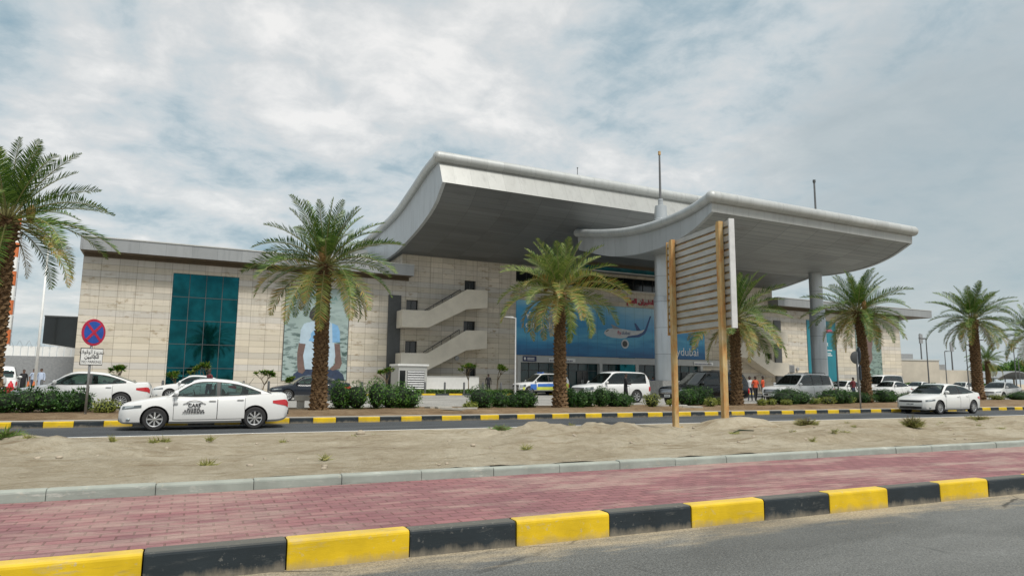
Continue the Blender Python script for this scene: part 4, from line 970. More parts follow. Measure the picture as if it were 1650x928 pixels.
greenery('flower_bed', 'low green planting behind the striped kerb below the kiosk', bw(24.6, -6.4, PLZ), bw(33.5, -6.4, PLZ), 1.2, .42, 8, 'grass_blade', 2600, cat='flower bed', size=.14)
greenery('flower_bed', 'low green planting in front of the stone wall at far left', bw(-9, -6.4, PLZ), bw(1.2, -6.4, PLZ), 1.1, .5, 9, 'bush_green', 2200, cat='flower bed', size=.14)
def far_tree(label, p, h, w_, seed):
    rng = random.Random(seed); T = empty('leafy_tree', p, 0, label=label, cat='tree', group='distant trees beyond the car park'); b = MB()
    b.tube([(0, 0, 0), (.1, 0, h*.5), (.3, .1, h*.8)], [.25, .18, .06], 'twig', 6)
    for k in range(5): b.tube([(.05, 0, h*.3), (rng.uniform(-.3, .3)*w_, rng.uniform(-.3, .3)*w_, h*rng.uniform(.6, .85))], [.1, .04], 'twig', 5)
    b.build('trunk', T); b = MB()
    for k in range(11):
        a = rng.uniform(0, 6.28); rr = rng.uniform(.1, .36)*w_
        leaf_blob(b, (rr*math.cos(a), rr*math.sin(a), h*rng.uniform(.45, .85)), (w_*.2, w_*.2, h*.17), 260, 'bush_green', rng, .6, .3)
    b.build('crown', T)
far_tree('pale leafy tree behind the car park at the right edge', Vector((196.7, 108, 0)), 8.2, 11, 1)
far_tree('distant rounded tree left of the leafy one at the right edge', Vector((188, 108.5, 0)), 6.6, 8, 2)

# ================================================================ VEHICLES
class Spec: pass
def sedan_spec(**k):
    s = Spec(); s.L = 4.62; s.W = 1.78; s.H = 1.47; s.wb = 2.70; s.fo = .93; s.wr = .325; s.zb = .19; s.tumble = .36; s.suv = False
    s.top = [(-2.31, .80), (-2.24, 1.00), (-2.12, 1.045), (-1.6, 1.03), (-.9, .985), (.3, .945), (.95, .955), (1.5, .89), (1.95, .805), (2.17, .745), (2.27, .68), (2.31, .59)]
    s.bot = [(-2.31, .38), (-2.2, .26), (-1.9, .20), (1.9, .19), (2.2, .20), (2.31, .26)]
    s.plan = [(-2.31, .60), (-2.2, .74), (-1.9, .83), (-1.2, .875), (0, .89), (1.0, .88), (1.7, .86), (2.05, .80), (2.2, .72), (2.31, .58)]
    s.roof = [(-1.88, 1.0), (-1.55, 1.13), (-1.05, 1.325), (-.75, 1.405), (-.35, 1.455), (.0, 1.47), (.25, 1.455), (.45, 1.40), (.75, 1.22), (1.12, .94)]
    s.win = [(-1.42, -.32), (-.22, .93)]; s.doors = [(-1.02, -.27), (-.25, .90)]; s.ws = (.42, 1.08); s.rw = (-1.78, -.86)
    s.paint = 'car_white'; s.head = [(1.72, 2.24, 3.55, 4.75)]; s.tail = [(-2.285, -1.82, 4.0, 5.2)]; s.plates = True; s.grille = (.36, .52, .60); s.spokes = 8; s.trim = False; s.rack = False
    for a, b in k.items(): setattr(s, a, b)
    return s
def suv_spec(**k):
    s = sedan_spec(L=4.95, W=1.92, H=1.88, wb=2.85, fo=.92, wr=.385, zb=.34, tumble=.20, suv=True)
    s.top = [(-2.46, .80), (-2.42, 1.08), (-2.35, 1.16), (-1.5, 1.16), (0, 1.13), (.95, 1.12), (1.25, 1.12), (1.9, 1.07), (2.3, 1.0), (2.42, .90), (2.475, .72)]
    s.bot = [(-2.46, .50), (-2.3, .42), (-1.9, .38), (1.8, .38), (2.3, .42), (2.475, .50)]
    s.plan = [(-2.46, .80), (-2.38, .89), (-2.0, .935), (0, .955), (1.3, .945), (2.0, .915), (2.3, .86), (2.42, .78), (2.475, .70)]
    s.roof = [(-2.42, 1.12), (-2.36, 1.35), (-2.22, 1.68), (-2.08, 1.82), (-1.6, 1.865), (-.6, 1.885), (.1, 1.87), (.38, 1.80), (.62, 1.62), (1.25, 1.12)]
    s.win = [(-2.06, -1.32), (-1.22, -.36), (-.26, .98)]; s.doors = [(-1.08, -.32), (-.30, .92)]; s.ws = (.42, 1.2); s.rw = (-2.40, -2.22)
    s.head = [(2.0, 2.44, 3.5, 4.6)]; s.tail = [(-2.44, -2.25, 3.2, 4.8)]; s.grille = (.62, .9, .62); s.spokes = 6
    for a, b in k.items(): setattr(s, a, b)
    return s
def van_spec(**k):
    s = suv_spec(L=5.1, W=1.9, H=2.15, wb=2.95, wr=.34, zb=.25, tumble=.13)
    s.top = [(-2.55, .7), (-2.52, 1.0), (-2.45, 1.12), (0, 1.10), (1.6, 1.08), (2.1, 1.02), (2.4, .92), (2.55, .7)]
    s.bot = [(-2.55, .40), (-2.4, .28), (2.3, .26), (2.55, .34)]; s.plan = [(-2.55, .82), (-2.45, .90), (0, .945), (1.8, .93), (2.3, .85), (2.55, .66)]
    s.roof = [(-2.52, 1.1), (-2.46, 1.6), (-2.38, 1.98), (-2.2, 2.1), (-1.0, 2.15), (.6, 2.12), (.95, 2.03), (1.3, 1.75), (2.15, 1.05)]
    s.win = [(-2.3, -1.35), (-1.27, -.35), (-.27, .62), (.70, 1.75)]; s.doors = [(-.3, .60), (.64, 1.5)]; s.ws = (1.0, 2.0); s.rw = (-2.5, -2.42)
    s.head = [(2.2, 2.5, 3.4, 4.5)]; s.tail = [(-2.53, -2.4, 3.0, 4.6)]; s.grille = (.5, .75, .5)
    for a, b in k.items(): setattr(s, a, b)
    return s
def build_car(s, name, label, cat, group):
    root = empty(name, label=label, cat=cat, group=group)
    zt = lambda x: sinterp(s.top, x); zb = lambda x: sinterp(s.bot, x); pw = lambda x: sinterp(s.plan, x); zr = lambda x: sinterp(s.roof, x)
    def sec(x):
        a, t, w_ = zb(x), zt(x), pw(x); h = t-a
        return [(0, a), (w_*.84, a), (w_*.955, a+.06*h+.02), (w_*.985, a+.30*h), (w_, a+.58*h), (w_*.985, a+.80*h), (w_*.945, t-.035), (w_*.85, t), (0, t+.03)]
    def S(x, t, off=0.):
        def raw(x, t):
            q = sec(x); i = min(len(q)-2, max(0, int(t))); f = t-i; return Vector((x, lerp(q[i][0], q[i+1][0], f), lerp(q[i][1], q[i+1][1], f)))
        p = raw(x, t)
        if off:
            e = .01; du = raw(x+e, t)-raw(x-e, t); dv = raw(x, t+.05)-raw(x, t-.05); n = dv.cross(du)
            if n.length > 1e-9:
                n.normalize()
                if n.y < 0 and t < 7: n = -n
                p = p+n*off
        return p
    x0, x1 = s.top[0][0], s.top[-1][0]; nx = 56
    xs = [x0+(x1-x0)*(.5-.5*math.cos(math.pi*i/nx))*.5+(x1-x0)*(i/nx)*.5 for i in range(nx+1)]
    b = MB(); vs = []; fs = []; ring = None
    for x in xs:
        q = sec(x); full = [(x, -y, z) for y, z in q[::-1][:-1]]+[(x, y, z) for y, z in q[:-1]]   # top centre -> left side -> bottom -> right
        vs += full; ring = len(full)
    # ring runs: top centre, left..., bottom centre, right...
    for i in range(len(xs)-1):
        for k in range(ring): fs.append((i*ring+k, i*ring+(k+1) % ring, (i+1)*ring+(k+1) % ring, (i+1)*ring+k))
    fs.append(tuple(range(ring))); fs.append(tuple(range((len(xs)-1)*ring+ring-1, (len(xs)-1)*ring-1, -1)))
    b.add(vs, fs, s.paint); b.mi('black_plastic'); body = b.build('body', root, fix=True)
    xf = x1-s.fo; xr = xf-s.wb; yw = s.W/2-.12
    ct = MB(); ct.mi(s.paint)
    for xx in (xf, xr):
        for sd in (-1, 1):
            n = 28; pr_ = [(xx+(s.wr+.055)*math.cos(2*math.pi*k/n), s.wr+(s.wr+.055)*math.sin(2*math.pi*k/n)) for k in range(n)]
            ct.prism(pr_, 'y', *(sorted((sd*(s.W/2-.32), sd*(s.W/2+.3)))), 'black_plastic')
    cutter = ct.build('cutter', None, fix=True); md = body.modifiers.new('b', 'BOOLEAN'); md.operation = 'DIFFERENCE'; md.object = cutter; md.solver = 'EXACT'
    me = bpy.data.meshes.new_from_object(body.evaluated_get(bpy.context.evaluated_depsgraph_get())); body.modifiers.clear(); body.data = me; bpy.data.objects.remove(cutter)
    me.polygons.foreach_set('use_smooth', [True]*len(me.polygons)); me.set_sharp_from_angle(angle=R(32))
    from mathutils.bvhtree import BVHTree
    bvh = BVHTree.FromPolygons([v.co.copy() for v in me.vertices], [tuple(p.vertices) for p in me.polygons])
    # greenhouse
    gx0, gx1 = s.roof[0][0], s.roof[-1][0]; n = 34; gs = [gx0+(gx1-gx0)*i/n for i in range(n+1)]
    wb_ = lambda x: sinterp(s.plan, x)*.93-.0
    def ys(x, z): 
        t = max(0, z-zt(x)); return max(.2, wb_(max(-abs(gx0), min(x, gx1)))-s.tumble*t-.10*t*t)
    n = 96; gs = [gx0+(gx1-gx0)*i/n for i in range(n+1)]
    def pane_z(x): return zt(x)+.03, max(zt(x)+.034, zr(x)-.092)
    def in_pane(x, z, m_=.008):
        for a, c in s.win:
            if a+m_ < x < c-m_:
                l_, h_ = pane_z(x)
                if l_+m_ < z < h_-m_: return True
        return False
    b = MB(); vs = []; fs = []; nr = 9
    for x in gs:
        z1 = max(zr(x), zt(x)-.02); z0 = zt(x)-.06; h = z1-z0; zu = z1-.08*min(1, h*2)
        q = [(ys(x, lerp(z0, zu, i/nr)), lerp(z0, zu, i/nr)) for i in range(nr+1)]+[(ys(x, z1)-.05, z1-.022*min(1, h*2)), (ys(x, z1)-.16, z1), (0, z1+.02*min(1, h*3))]
        vs += [(x, -y, z) for y, z in q]+[(x, y, z) for y, z in q[::-1][1:]]
    k = 2*(nr+4)-1
    for i in range(n):
        xm = (gs[i]+gs[i+1])/2
        for j in range(k-1):
            f = (i*k+j, (i+1)*k+j, (i+1)*k+j+1, i*k+j+1); top = nr+2 <= j+1 <= k-nr-3+1 and abs(vs[f[0]][1]) < 2
            side = j < nr or j >= k-1-nr
            if side and all(in_pane(vs[p][0], vs[p][2]) for p in f): continue
            if not side and nr+1 <= j < k-2-nr and (s.ws[0]+.02 < gs[i] and gs[i+1] < s.ws[1]-.03 or s.rw[0]+.02 < gs[i] and gs[i+1] < s.rw[1]-.02): continue
            fs.append(f)
    b.add(vs, fs, s.paint); b.build('roof', body, auto=40)
    # dark cabin floor, seats and dashboard seen through the glass
    for p in me.polygons:
        if p.normal.z > .6 and s.rw[0] < p.center.x < s.ws[1]-.1 and abs(p.center.y) < pw(p.center.x)*.86: p.material_index = 1
    c_ = MB(); zb0 = zt(0)
    def seat(x, y, w_):
        c_ = MB(); hh = (s.H-zb0)*.62
        for k_ in range(1): c_.prism([(x-.06, zb0-.1), (x+.10, zb0-.1), (x-.02, zb0+hh*.62), (x-.13, zb0+hh*.62)], 'y', y-w_/2, y+w_/2, 'seat_fabric')
        return c_
    for y in (-.36, .36):
        st = seat(-.10, y, .46); st.build('seat', body, fix=True); hd_ = MB(); hd_.ball((-.22, y, zb0+(s.H-zb0)*.52), (.05, .13, .10), 'seat_fabric', 10, 7); hd_.build('headrest', body, smooth=True)
    seat(-1.0, 0, 1.15).build('seat', body, fix=True)
    for y in (-.36, .36): hd_ = MB(); hd_.ball((-1.10, y, zb0+(s.H-zb0)*.46), (.05, .12, .09), 'seat_fabric', 10, 7); hd_.build('headrest', body, smooth=True)
    c_.box(s.ws[1]-.62, s.ws[1]-.25, -.66, .66, zb0-.05, zb0+.045, 'dark_fabric'); c_.build('dashboard', body)
    sw = MB(); sw.tube([(s.ws[1]-.72+.05*math.sin(t*.52), .36+.18*math.cos(t*.52), zb0+.02+.16*math.sin(t*.52)) for t in range(13)], .016, 'black_plastic', 6); sw.build('steering_wheel', body)
    def side_patch(xa, xb, lo, hi, off, m, sd, nx_=10, nz=4):
        b = MB(); vs = []; fs = []
        for i in range(nx_+1):
            x = lerp(xa, xb, i/nx_); a = zt(x)+lo; e = max(a+.004, zr(x)-hi)
            for j in range(nz+1): z = lerp(a, e, j/nz); vs.append((x, sd*(ys(x, z)+off), z))
        for i in range(nx_):
            for j in range(nz): q = (i*(nz+1)+j, (i+1)*(nz+1)+j, (i+1)*(nz+1)+j+1, i*(nz+1)+j+1); fs.append(q if sd < 0 else q[::-1])
        b.add(vs, fs, m); return b
    for sd in (-1, 1):
        fr = side_patch(s.win[0][0]-.05, s.win[-1][1]+.05, .012, .070, .008, 'black_plastic', sd, 80, 14)
        keep = [i for i, f in enumerate(fr.f) if not all(in_pane(fr.v[p][0], fr.v[p][2], .004) for p in f)]
        fr.f = [fr.f[i] for i in keep]; fr.k = [fr.k[i] for i in keep]; fr.build('window_surround', body)
        for a, c in s.win: side_patch(a, c, .03, .092, .014, 'car_glass', sd).build('side_window', body)
    for nm, (a, c), off in (('windscreen', s.ws, .012), ('rear_window', s.rw, .012)):
        b = MB(); vs = []; fs = []; nn = 8
        for i in range(nn+1):
            x = lerp(a, c, i/nn); z = zr(x); hw = ys(x, z)-.10; sl = (zr(x+.02)-zr(x-.02))/.04; nrm = Vector((-sl, 0, 1)).normalized()
            for j in range(7):
                y = lerp(-hw, hw, j/6); h = min(1, (z-zt(x)+.06)*3); vs.append((x+nrm.x*off, y, z+.02*h*(1-abs(y)/max(.2, hw+.0))+nrm.z*off))
        for i in range(nn):
            for j in range(6): fs.append((i*7+j, (i+1)*7+j, (i+1)*7+j+1, i*7+j+1))
        b.add(vs, fs, 'car_glass'); b.build(nm, body, smooth=True)
    # surface patches on the body
    def patch(xa, xb, ta, tb, off, m, sd, nx_=6, nz=4, border=0., bm='black_plastic', k0=1., k1=1., sk=0.):
        b = MB(); b.mi(m); gx = [lerp(xa, xb, i/nx_) for i in range(nx_+1)]; gt = [lerp(ta, tb, j/nz) for j in range(nz+1)]
        if border: gx = [xa-border]+gx+[xb+border]; gt = [ta-border*5]+gt+[tb+border*5]
        vs = []; cols = len(gt)
        for ix, x in enumerate(gx):
            f_ = (x-xa)/(xb-xa); kk = lerp(k0, k1, f_); tm = (ta+tb)/2
            for t in gt: p = S(x, tm+(t-tm)*kk+sk*(1-f_), off); vs.append((p.x, sd*p.y, p.z))
        fa, fb_ = [], []
        for i in range(len(gx)-1):
            for j in range(cols-1):
                q = (i*cols+j, (i+1)*cols+j, (i+1)*cols+j+1, i*cols+j+1); q = q if sd < 0 else q[::-1]
                (fb_ if border and (i in (0, len(gx)-2) or j in (0, cols-2)) else fa).append(q)
        o = len(b.v); b.v += vs
        for q in fa: b.f.append(q); b.k.append(b.mi(m))
        for q in fb_: b.f.append(q); b.k.append(b.mi(bm))
        return b
    for sd in (-1, 1):
        for a, c in s.doors:
            d = patch(a, c, 2.35, 6.2, .006, s.paint, sd, 8, 7, .011).build('door', root, auto=40)
            h = MB(); p = S(a+.13, 5.25, .02); h.box(p.x-.09, p.x+.09, sd*p.y-.016, sd*p.y+.016, p.z-.014, p.z+.014, s.paint if s.paint != 'car_white' else 'rim_metal'); h.build('handle', d)
        for a, c, ta, tb in s.tail: patch(a, c, ta, tb, .010, 'tail_red', sd, 8, 5, 0, k0=1., k1=.35 if not s.suv else .9, sk=-.25 if not s.suv else 0).build('tail_light', root, smooth=True)
        # sill strip, mirror
        if s.trim: patch(xr+s.wr+.1, xf-s.wr-.1, 2.05, 2.75, .010, 'dark_panel', sd, 10, 2).build('sill', root)
        mx_ = s.ws[1]-.22; mz = zt(mx_)+.10; my = ys(mx_, mz); mr = MB(); mr.ball((mx_, sd*(my+.12), mz), (.075, .12, .085), s.paint, 10, 7)
        mr.box(mx_-.02, mx_+.04, min(sd*my, sd*(my+.08)), max(sd*my, sd*(my+.08)), mz-.07, mz-.03, 'black_plastic'); mr.build('mirror', root, smooth=True)
        fl = MB(); p = S(x1-.26, 2.7, .008); fl.ball((p.x, sd*p.y, p.z), (.06, .035, .04), 'lamp_glass', 8, 6); fl.build('fog_light', root, smooth=True)
    # nose: grille, intake, plates
    gz0, gz1, gw = s.grille
    g = MB(); xg = x1+.002
    def nose(z0, z1, hw, m, off, nn=14):
        b = MB(); vs = []
        for i in range(nn+1):
            y = lerp(-hw, hw, i/nn); k_ = abs(2*i/nn-1)
            for j in range(3):
                z = lerp(z0+.02*k_**3, z1-.01*k_**3, j/2); h = bvh.ray_cast(Vector((6, y, z)), Vector((-1, 0, 0)))
                vs.append(((h[0].x if h[0] else x1-.1)+off, y, z))
        fs = [(i*3+j, (i+1)*3+j, (i+1)*3+j+1, i*3+j+1) for i in range(nn) for j in range(2)]
        b.add(vs, fs, m); return b
    def wrap(z0, z1, t0, t1, sd, m, off, n_=9, cx=None, sweep=.05):
        """lamp unit wrapped round the front corner"""
        cx = x1-.75; b = MB(); vs = []
        for i in range(n_+1):
            th = R(lerp(t0, t1, i/n_)); d = Vector((-math.cos(th), -sd*math.sin(th), 0)); f_ = i/n_
            for j in range(4):
                z = lerp(z0+sweep*f_*1.0, z1+sweep*.75*f_, j/3); o_ = Vector((cx, sd*.25, z))-d*4; h = bvh.ray_cast(o_, d)
                p = (h[0] if h[0] else Vector((cx, sd*.25, z))-d*.6)-d*off; vs.append(tuple(p))
        fs = [(i*4+j, (i+1)*4+j, (i+1)*4+j+1, i*4+j+1) for i in range(n_) for j in range(3)]
        b.add(vs, fs, m); return b
    ga, gb = (.565, .665) if not s.suv else (gz0+.02, gz1-.02)
    nose(ga, gb, gw, 'black_plastic', .008).build('grille', root); nose(gb-.018, gb+.012, gw*1.02, 'chrome', .014).build('grille_trim', root)
    if s.suv:
        for q in range(3): nose(ga+.03+q*(gb-ga-.06)/3, ga+.06+q*(gb-ga-.06)/3, gw*.94, 'chrome', .016).build('grille_bar', root)
    nose(zb(x1-.1)+.05, zb(x1-.1)+.17, gw*.95, 'black_plastic', .010).build('intake', root)
    hz0, hz1 = (.60, .69) if not s.suv else (gz0+.06, gz1+.0)
    for sd in (-1, 1):
        hd = wrap(hz0, hz1, 33 if not s.suv else 38, 74, sd, 'head_glass', .008).build('headlight', root, smooth=True); wrap(hz0+.025, hz1-.015, 40, 58, sd, 'lamp_glass', .013).build('lens', hd, smooth=True)
    if s.plates:
        pz = .415 if not s.suv else gz0-.13
        for xx, nm in ((x1+.012, 'number_plate'), (x0-.02, 'number_plate')):
            b = MB(); b.box(xx-.012, xx+.012, -.22, .22, pz, pz+.13, 'white_sign'); pl = b.build(nm, root)
            b = MB(); xo = xx+.016 if xx > 0 else xx-.016
            for k in range(5): b.box(min(xo, xo-.003), max(xo, xo-.003), -.17+.07*k, -.13+.07*k, pz+.035, pz+.095, 'ink')
            b.build('plate_marking', pl)
    b = MB(); b.box(x0-.012, x0+.05, -.62, .62, zb(x0)+.04, zb(x0)+.16, 'black_plastic'); b.build('rear_bumper_trim', root)
    # wheels
    for xx in (xf, xr):
        for sd in (-1, 1):
            r = s.wr; tw = .21 if not s.suv else .25
            b = MB(); b.lathe([(r*.62, -tw/2), (r*.9, -tw/2), (r*.985, -tw*.38), (r, -tw*.2), (r, tw*.2), (r*.985, tw*.38), (r*.9, tw/2), (r*.66, tw/2), (r*.62, tw*.3)], 'rubber', 32, 'y')
            wh = b.build('wheel', root, loc=(xx, sd*(s.W/2-.135), r), auto=35, fix=True)
            b = MB(); yo = sd*(tw/2-.025)
            b.lathe([(0, yo-sd*.05), (r*.64, yo-sd*.05)], 'black_plastic', 28, 'y'); b.lathe([(r*.58, yo-sd*.04), (r*.60, yo+sd*.008), (r*.665, yo+sd*.016), (r*.67, yo-sd*.02)], 'rim_metal', 32, 'y')
            for k in range(s.spokes):
                a = 2*math.pi*k/s.spokes; da, di = .62*math.pi/s.spokes*.55, .9*math.pi/s.spokes*.75
                pts = [(r*.14, a-di*1.3), (r*.60, a-da), (r*.60, a+da), (r*.14, a+di*1.3)]; vs = [(q*math.cos(t), yo+sd*.0, q*math.sin(t)) for q, t in pts]+[(q*math.cos(t), yo-sd*.04, q*math.sin(t)) for q, t in pts]
                b.add(vs, [(0, 1, 2, 3), (0, 4, 5, 1), (1, 5, 6, 2), (2, 6, 7, 3)], 'rim_metal')
            b.lathe([(0, yo+sd*.012), (r*.12, yo+sd*.010), (r*.17, yo-sd*.02)], 'chrome', 16, 'y'); b.build('rim', wh, fix=True)
    if s.rack:
        for sd in (-1, 1): b = MB(); b.tube([(-1.9, sd*.62, zr(-1.9)+.01), (-1.8, sd*.62, zr(-1.8)+.07), (.0, sd*.62, zr(0)+.07), (.15, sd*.62, zr(.15)+.01)], .02, 'dark_panel', 6); b.build('roof_rail', root)
    b = MB(); b.tube([(gx0+.75, .3, zr(gx0+.75)), (gx0+.6, .3, zr(gx0+.75)+.22)], .006, 'black_plastic', 4); b.build('aerial', root)
    root['_z'] = 0; del root['_z']
    root_S[name] = (S, zt); return root
root_S = {}
def put(o, x, y, z=INZ, head=180.): o.location = (x, y, z); o.rotation_euler = (0, 0, R(head)); return o
def again(o, label, x, y, z=INZ, head=180.):
    c = copy_tree(o); c['label'] = label; return put(c, x, y, z, head)
PK = 'cars parked in front of the terminal'
taxi = put(build_car(sedan_spec(), 'saloon_car', 'white taxi saloon with black door lettering driving on the near road', 'car', 'cars on the road'), .42, 22.3, 0, 180)
taxi.scale = (.965, .97, .97)
# door lettering (left side of the car faces the camera: local +y when heading is 180)
def door_letters(root):
    S, zt = root_S['saloon_car']
    p = S(.42, 4.3, .014); y = p.y+.004
    def lt(s_, x, z, size): return text('lettering', s_, size, 'ink', root, (x, y+.004, z), (R(90), 0, R(180)), .003, 'CENTER', .004)
    lt('CARS', .36, .665, .14)
    b = MB()
    for r_, x_, a0, a1 in ((.26, .36, 35, 145), (.13, .56, 40, 140), (.13, .16, 40, 140)):
        b.tube([(x_+r_*math.cos(R(lerp(a0, a1, k/8))), y+.004, .69+r_*.62*math.sin(R(lerp(a0, a1, k/8)))) for k in range(9)], .009, 'ink', 5)
    b.build('emblem', root)
    b = MB(); rng = random.Random(2)
    for z, w_ in ((.60, .30), (.545, .52), (.49, .56)):
        x = -w_/2
        while x < w_/2: L = rng.uniform(.03, .075); b.box(.36+x, .36+x+L, y+.002, y+.008, z, z+.032, 'ink'); x += L+.014
    for z in (.78, .745): b.box(.80, .92, y-.005, y+.012, z, z+.018, 'galvanised')
    b.build('small_lettering', root)
door_letters(taxi)
kia = put(build_car(sedan_spec(L=4.8, wb=2.8, spokes=10, paint='car_pearl', win=[(-1.55, -.34), (-.24, .98)], grille=(.40, .52, .56)), 'saloon_car', 'pearl white saloon with dark grille driving on the road at the right', 'car', 'cars on the road'), 34.3, 22.4, 0, 183)
kia.scale = (1.03, 1.02, 1.0)
s2 = put(build_car(sedan_spec(paint='car_white', spokes=12, H=1.47, W=1.86, plan=[(-2.31, .62), (-2.2, .77), (-1.9, .87), (-1.2, .915), (0, .93), (1.0, .92), (1.7, .89), (2.05, .80), (2.2, .70), (2.31, .54)]), 'saloon_car', 'white saloon behind the dark bushes and the no stopping sign', 'car', PK), -4.05, 33.0, INZ, 180)
s2.scale = (1.06, 1.02, 1.03)
s3 = again(taxi, 'white saloon further back left of the man in maroon', .13, 44.5)
for ch in list(s3.children):
    if ch.name.split('.')[0] in ('lettering', 'emblem', 'small_lettering'): bpy.data.objects.remove(ch)
s3['group'] = PK
put(build_car(sedan_spec(paint='car_navy', spokes=10), 'saloon_car', 'dark navy saloon behind the palm trunk at the man poster', 'car', PK), 6.4, 42.5)
paj = put(build_car(suv_spec(paint='car_white', rack=True), 'off_roader', 'white patrol off-roader with yellow and blue side bands by the entrance', 'car', PK), 27.7, 56.0-2.5, INZ, 181)
def bands(root):
    b = MB(); S, zt = root_S['off_roader']
    for sd in (1, -1):
        for xa, xb, ta, tb, m in ((-2.2, -1.76, 2.2, 3.6, 'yellow_vinyl'), (-.84, 1.1, 2.2, 3.6, 'yellow_vinyl'), (2.0, 2.2, 2.2, 3.6, 'yellow_vinyl'), (-1.2, .8, 3.7, 5.2, 'blue_vinyl'), (.9, 1.5, 2.3, 5.0, 'blue_vinyl'), (-2.3, -1.95, 2.5, 5.2, 'yellow_vinyl')):
            vs = []; n = 14
            for i in range(n+1):
                for j in range(4): p = S(lerp(xa, xb, i/n), lerp(ta, tb, j/3), .016+(.004 if m == 'blue_vinyl' else 0)); vs.append((p.x, sd*p.y, p.z))
            keep = []
            for i in range(n):
                xm = lerp(xa, xb, (i+.5)/n)
                for j in range(3): q = (i*4+j, (i+1)*4+j, (i+1)*4+j+1, i*4+j+1); keep.append(q if sd < 0 else q[::-1])
            b = MB(); b.add(vs, keep, m); b.build('colour_band', root)
    b = MB(); b.box(-.1, .12, -.45, .45, 1.90, 1.99, 'blue_vinyl'); b.build('light_bar', root)
bands(paj)
pat = put(build_car(suv_spec(paint='car_white', tumble=.15, spokes=6, win=[(-2.05, -.62), (-.50, .98)], doors=[(-.72, .92)], grille=(.66, .92, .66)), 'off_roader', 'white boxy off-roader with black grille and a man in black at its side', 'car', PK), 23.54, 36.0, INZ, 183)
put(build_car(suv_spec(paint='car_black', rack=True, trim=True, spokes=6), 'off_roader', 'large black off-roader behind the billboard posts', 'car', PK), 25.7, 29.95, INZ, 183).scale = (1.06, 1.02, 1.0)
lc = put(build_car(suv_spec(paint='car_white', rack=True, spokes=5), 'off_roader', 'white estate off-roader with roof rails right of the people in orange', 'car', PK), 35.2, 32.1, INZ, 184)
van = put(build_car(van_spec(paint='car_white'), 'minibus', 'white high roofed minibus in front of the far poster', 'minibus', PK), 65.4, 48.5, INZ, 186)
for lab, x, y, hd in (('white saloon at the tail of the estate off-roader left of the blue sign', 51.7, 42.0, 184), ('white saloon in front of the minibus right of the leaning palm', 57.9, 42.2, 187), ('white saloon parked right of the minibus by the hedge', 76.2, 52.0, 188),
                      ('white saloon left of the dark palm behind the moving car', 81.0, 50.0, 188), ('white saloon right of the dark palm', 62.2, 35.3, 186), ('white saloon cut by the right edge of the photo', 79.0, 44.5, 188)):
    c = again(kia, lab, x, y, INZ, hd); c['group'] = PK; c.scale = (1, 1, 1.02)
jeep = put(build_car(suv_spec(paint='car_white', spokes=6), 'off_roader', 'white off-roader seen from behind at the left edge with its spare wheel showing', 'car', PK), -11.9, 47.5, INZ, 100)
jeep.location = (-11.0, 52.5, INZ)
b = MB(); b.lathe([(0, -2.60), (.30, -2.60), (.37, -2.57), (.39, -2.50), (.37, -2.44), (0, -2.44)], 'pale_panel', 24, 'y'); o = b.build('spare_wheel', jeep, auto=35); o.rotation_euler = (0, 0, R(-90)); o.location = (0, 0, 1.0)

# ================================================================ STREET FURNITURE
def at(px, py, d):                       # survey helper: sight line and range to a world point
    k = 1650.; v = fw*1092+rt*(px-825)-up*(py-464); return Vector((0, 0, 1.5))+v*(d/1092)
# billboard seen from behind
bl = Vector((14.55, 16.35, 0)); br_ = Vector((15.75, 15.05, 0))
def billboard():
    pl, pr_ = at(1098, 684, 21.5), at(1179, 684, 18.9); pl.z = sand_z(pl.x, pl.y); pr_.z = sand_z(pr_.x, pr_.y)
    ax = Vector((pr_.x-pl.x, pr_.y-pl.y, 0)); W = ax.length; ang = math.atan2(ax.y, ax.x)
    T = empty('billboard', (pl.x, pl.y, 0), ang, label='back of a ribbed metal billboard on two rusty steel posts on the sand', cat='billboard')
    zt_, zb_ = 6.05, 3.0
    for i, (x, z0) in enumerate(((0, pl.z), (W, pr_.z))):
        b = MB(); b.box(x-.072, x+.072, -.26, -.12, z0-.12, zt_+.02-.0, 'rusty_steel'); b.box(x-.082, x+.082, -.272, -.26, z0-.12, zt_-.05, 'rusty_steel'); p = b.build('post', T)
        if i == 0: b = MB(); b.box(x-.22, x+.22, -.40, -.02, z0-.04, z0+.035, 'rusty_steel'); [b.tube([(x+sx*.17, -.21+sy*.13, z0+.03), (x+sx*.17, -.21+sy*.13, z0+.08)], .02, 'rusty_steel', 6) for sx in (-1, 1) for sy in (-1, 1)]; b.build('base_plate', p)
    l, r = -.46, W+.36
    b = MB(); n = 14; prof = []
    pitch = (zt_-zb_)/n
    for i in range(n):
        z = zb_+i*pitch; prof += [(-.045, z), (-.045, z+pitch*.24), (-.11, z+pitch*.31), (-.11, z+pitch*.97)]
    prof += [(-.03, zt_), (0, zt_), (0, zb_)]
    b.prism(prof, 'x', l, r, 'weathered_sheet'); b.build('ribbed_panel', T, fix=True)
    b = MB()
    for i in range(n): z = zb_+i*pitch; b.box(l+.02, r-.05, -.052, -.0455, z+.01, z+pitch*.22, 'rusty_steel')
    b.build('rib_rust', T)
    b = MB(); b.box(r, r+.05, -.14, .03, zb_-.03, zt_+.03, 'pale_post'); b.box(l-.04, l, -.14, .03, zb_-.03, zt_+.03, 'rusty_steel'); b.box(l, r, .001, .03, zb_, zt_, 'white_sign'); b.build('frame', T)
billboard()
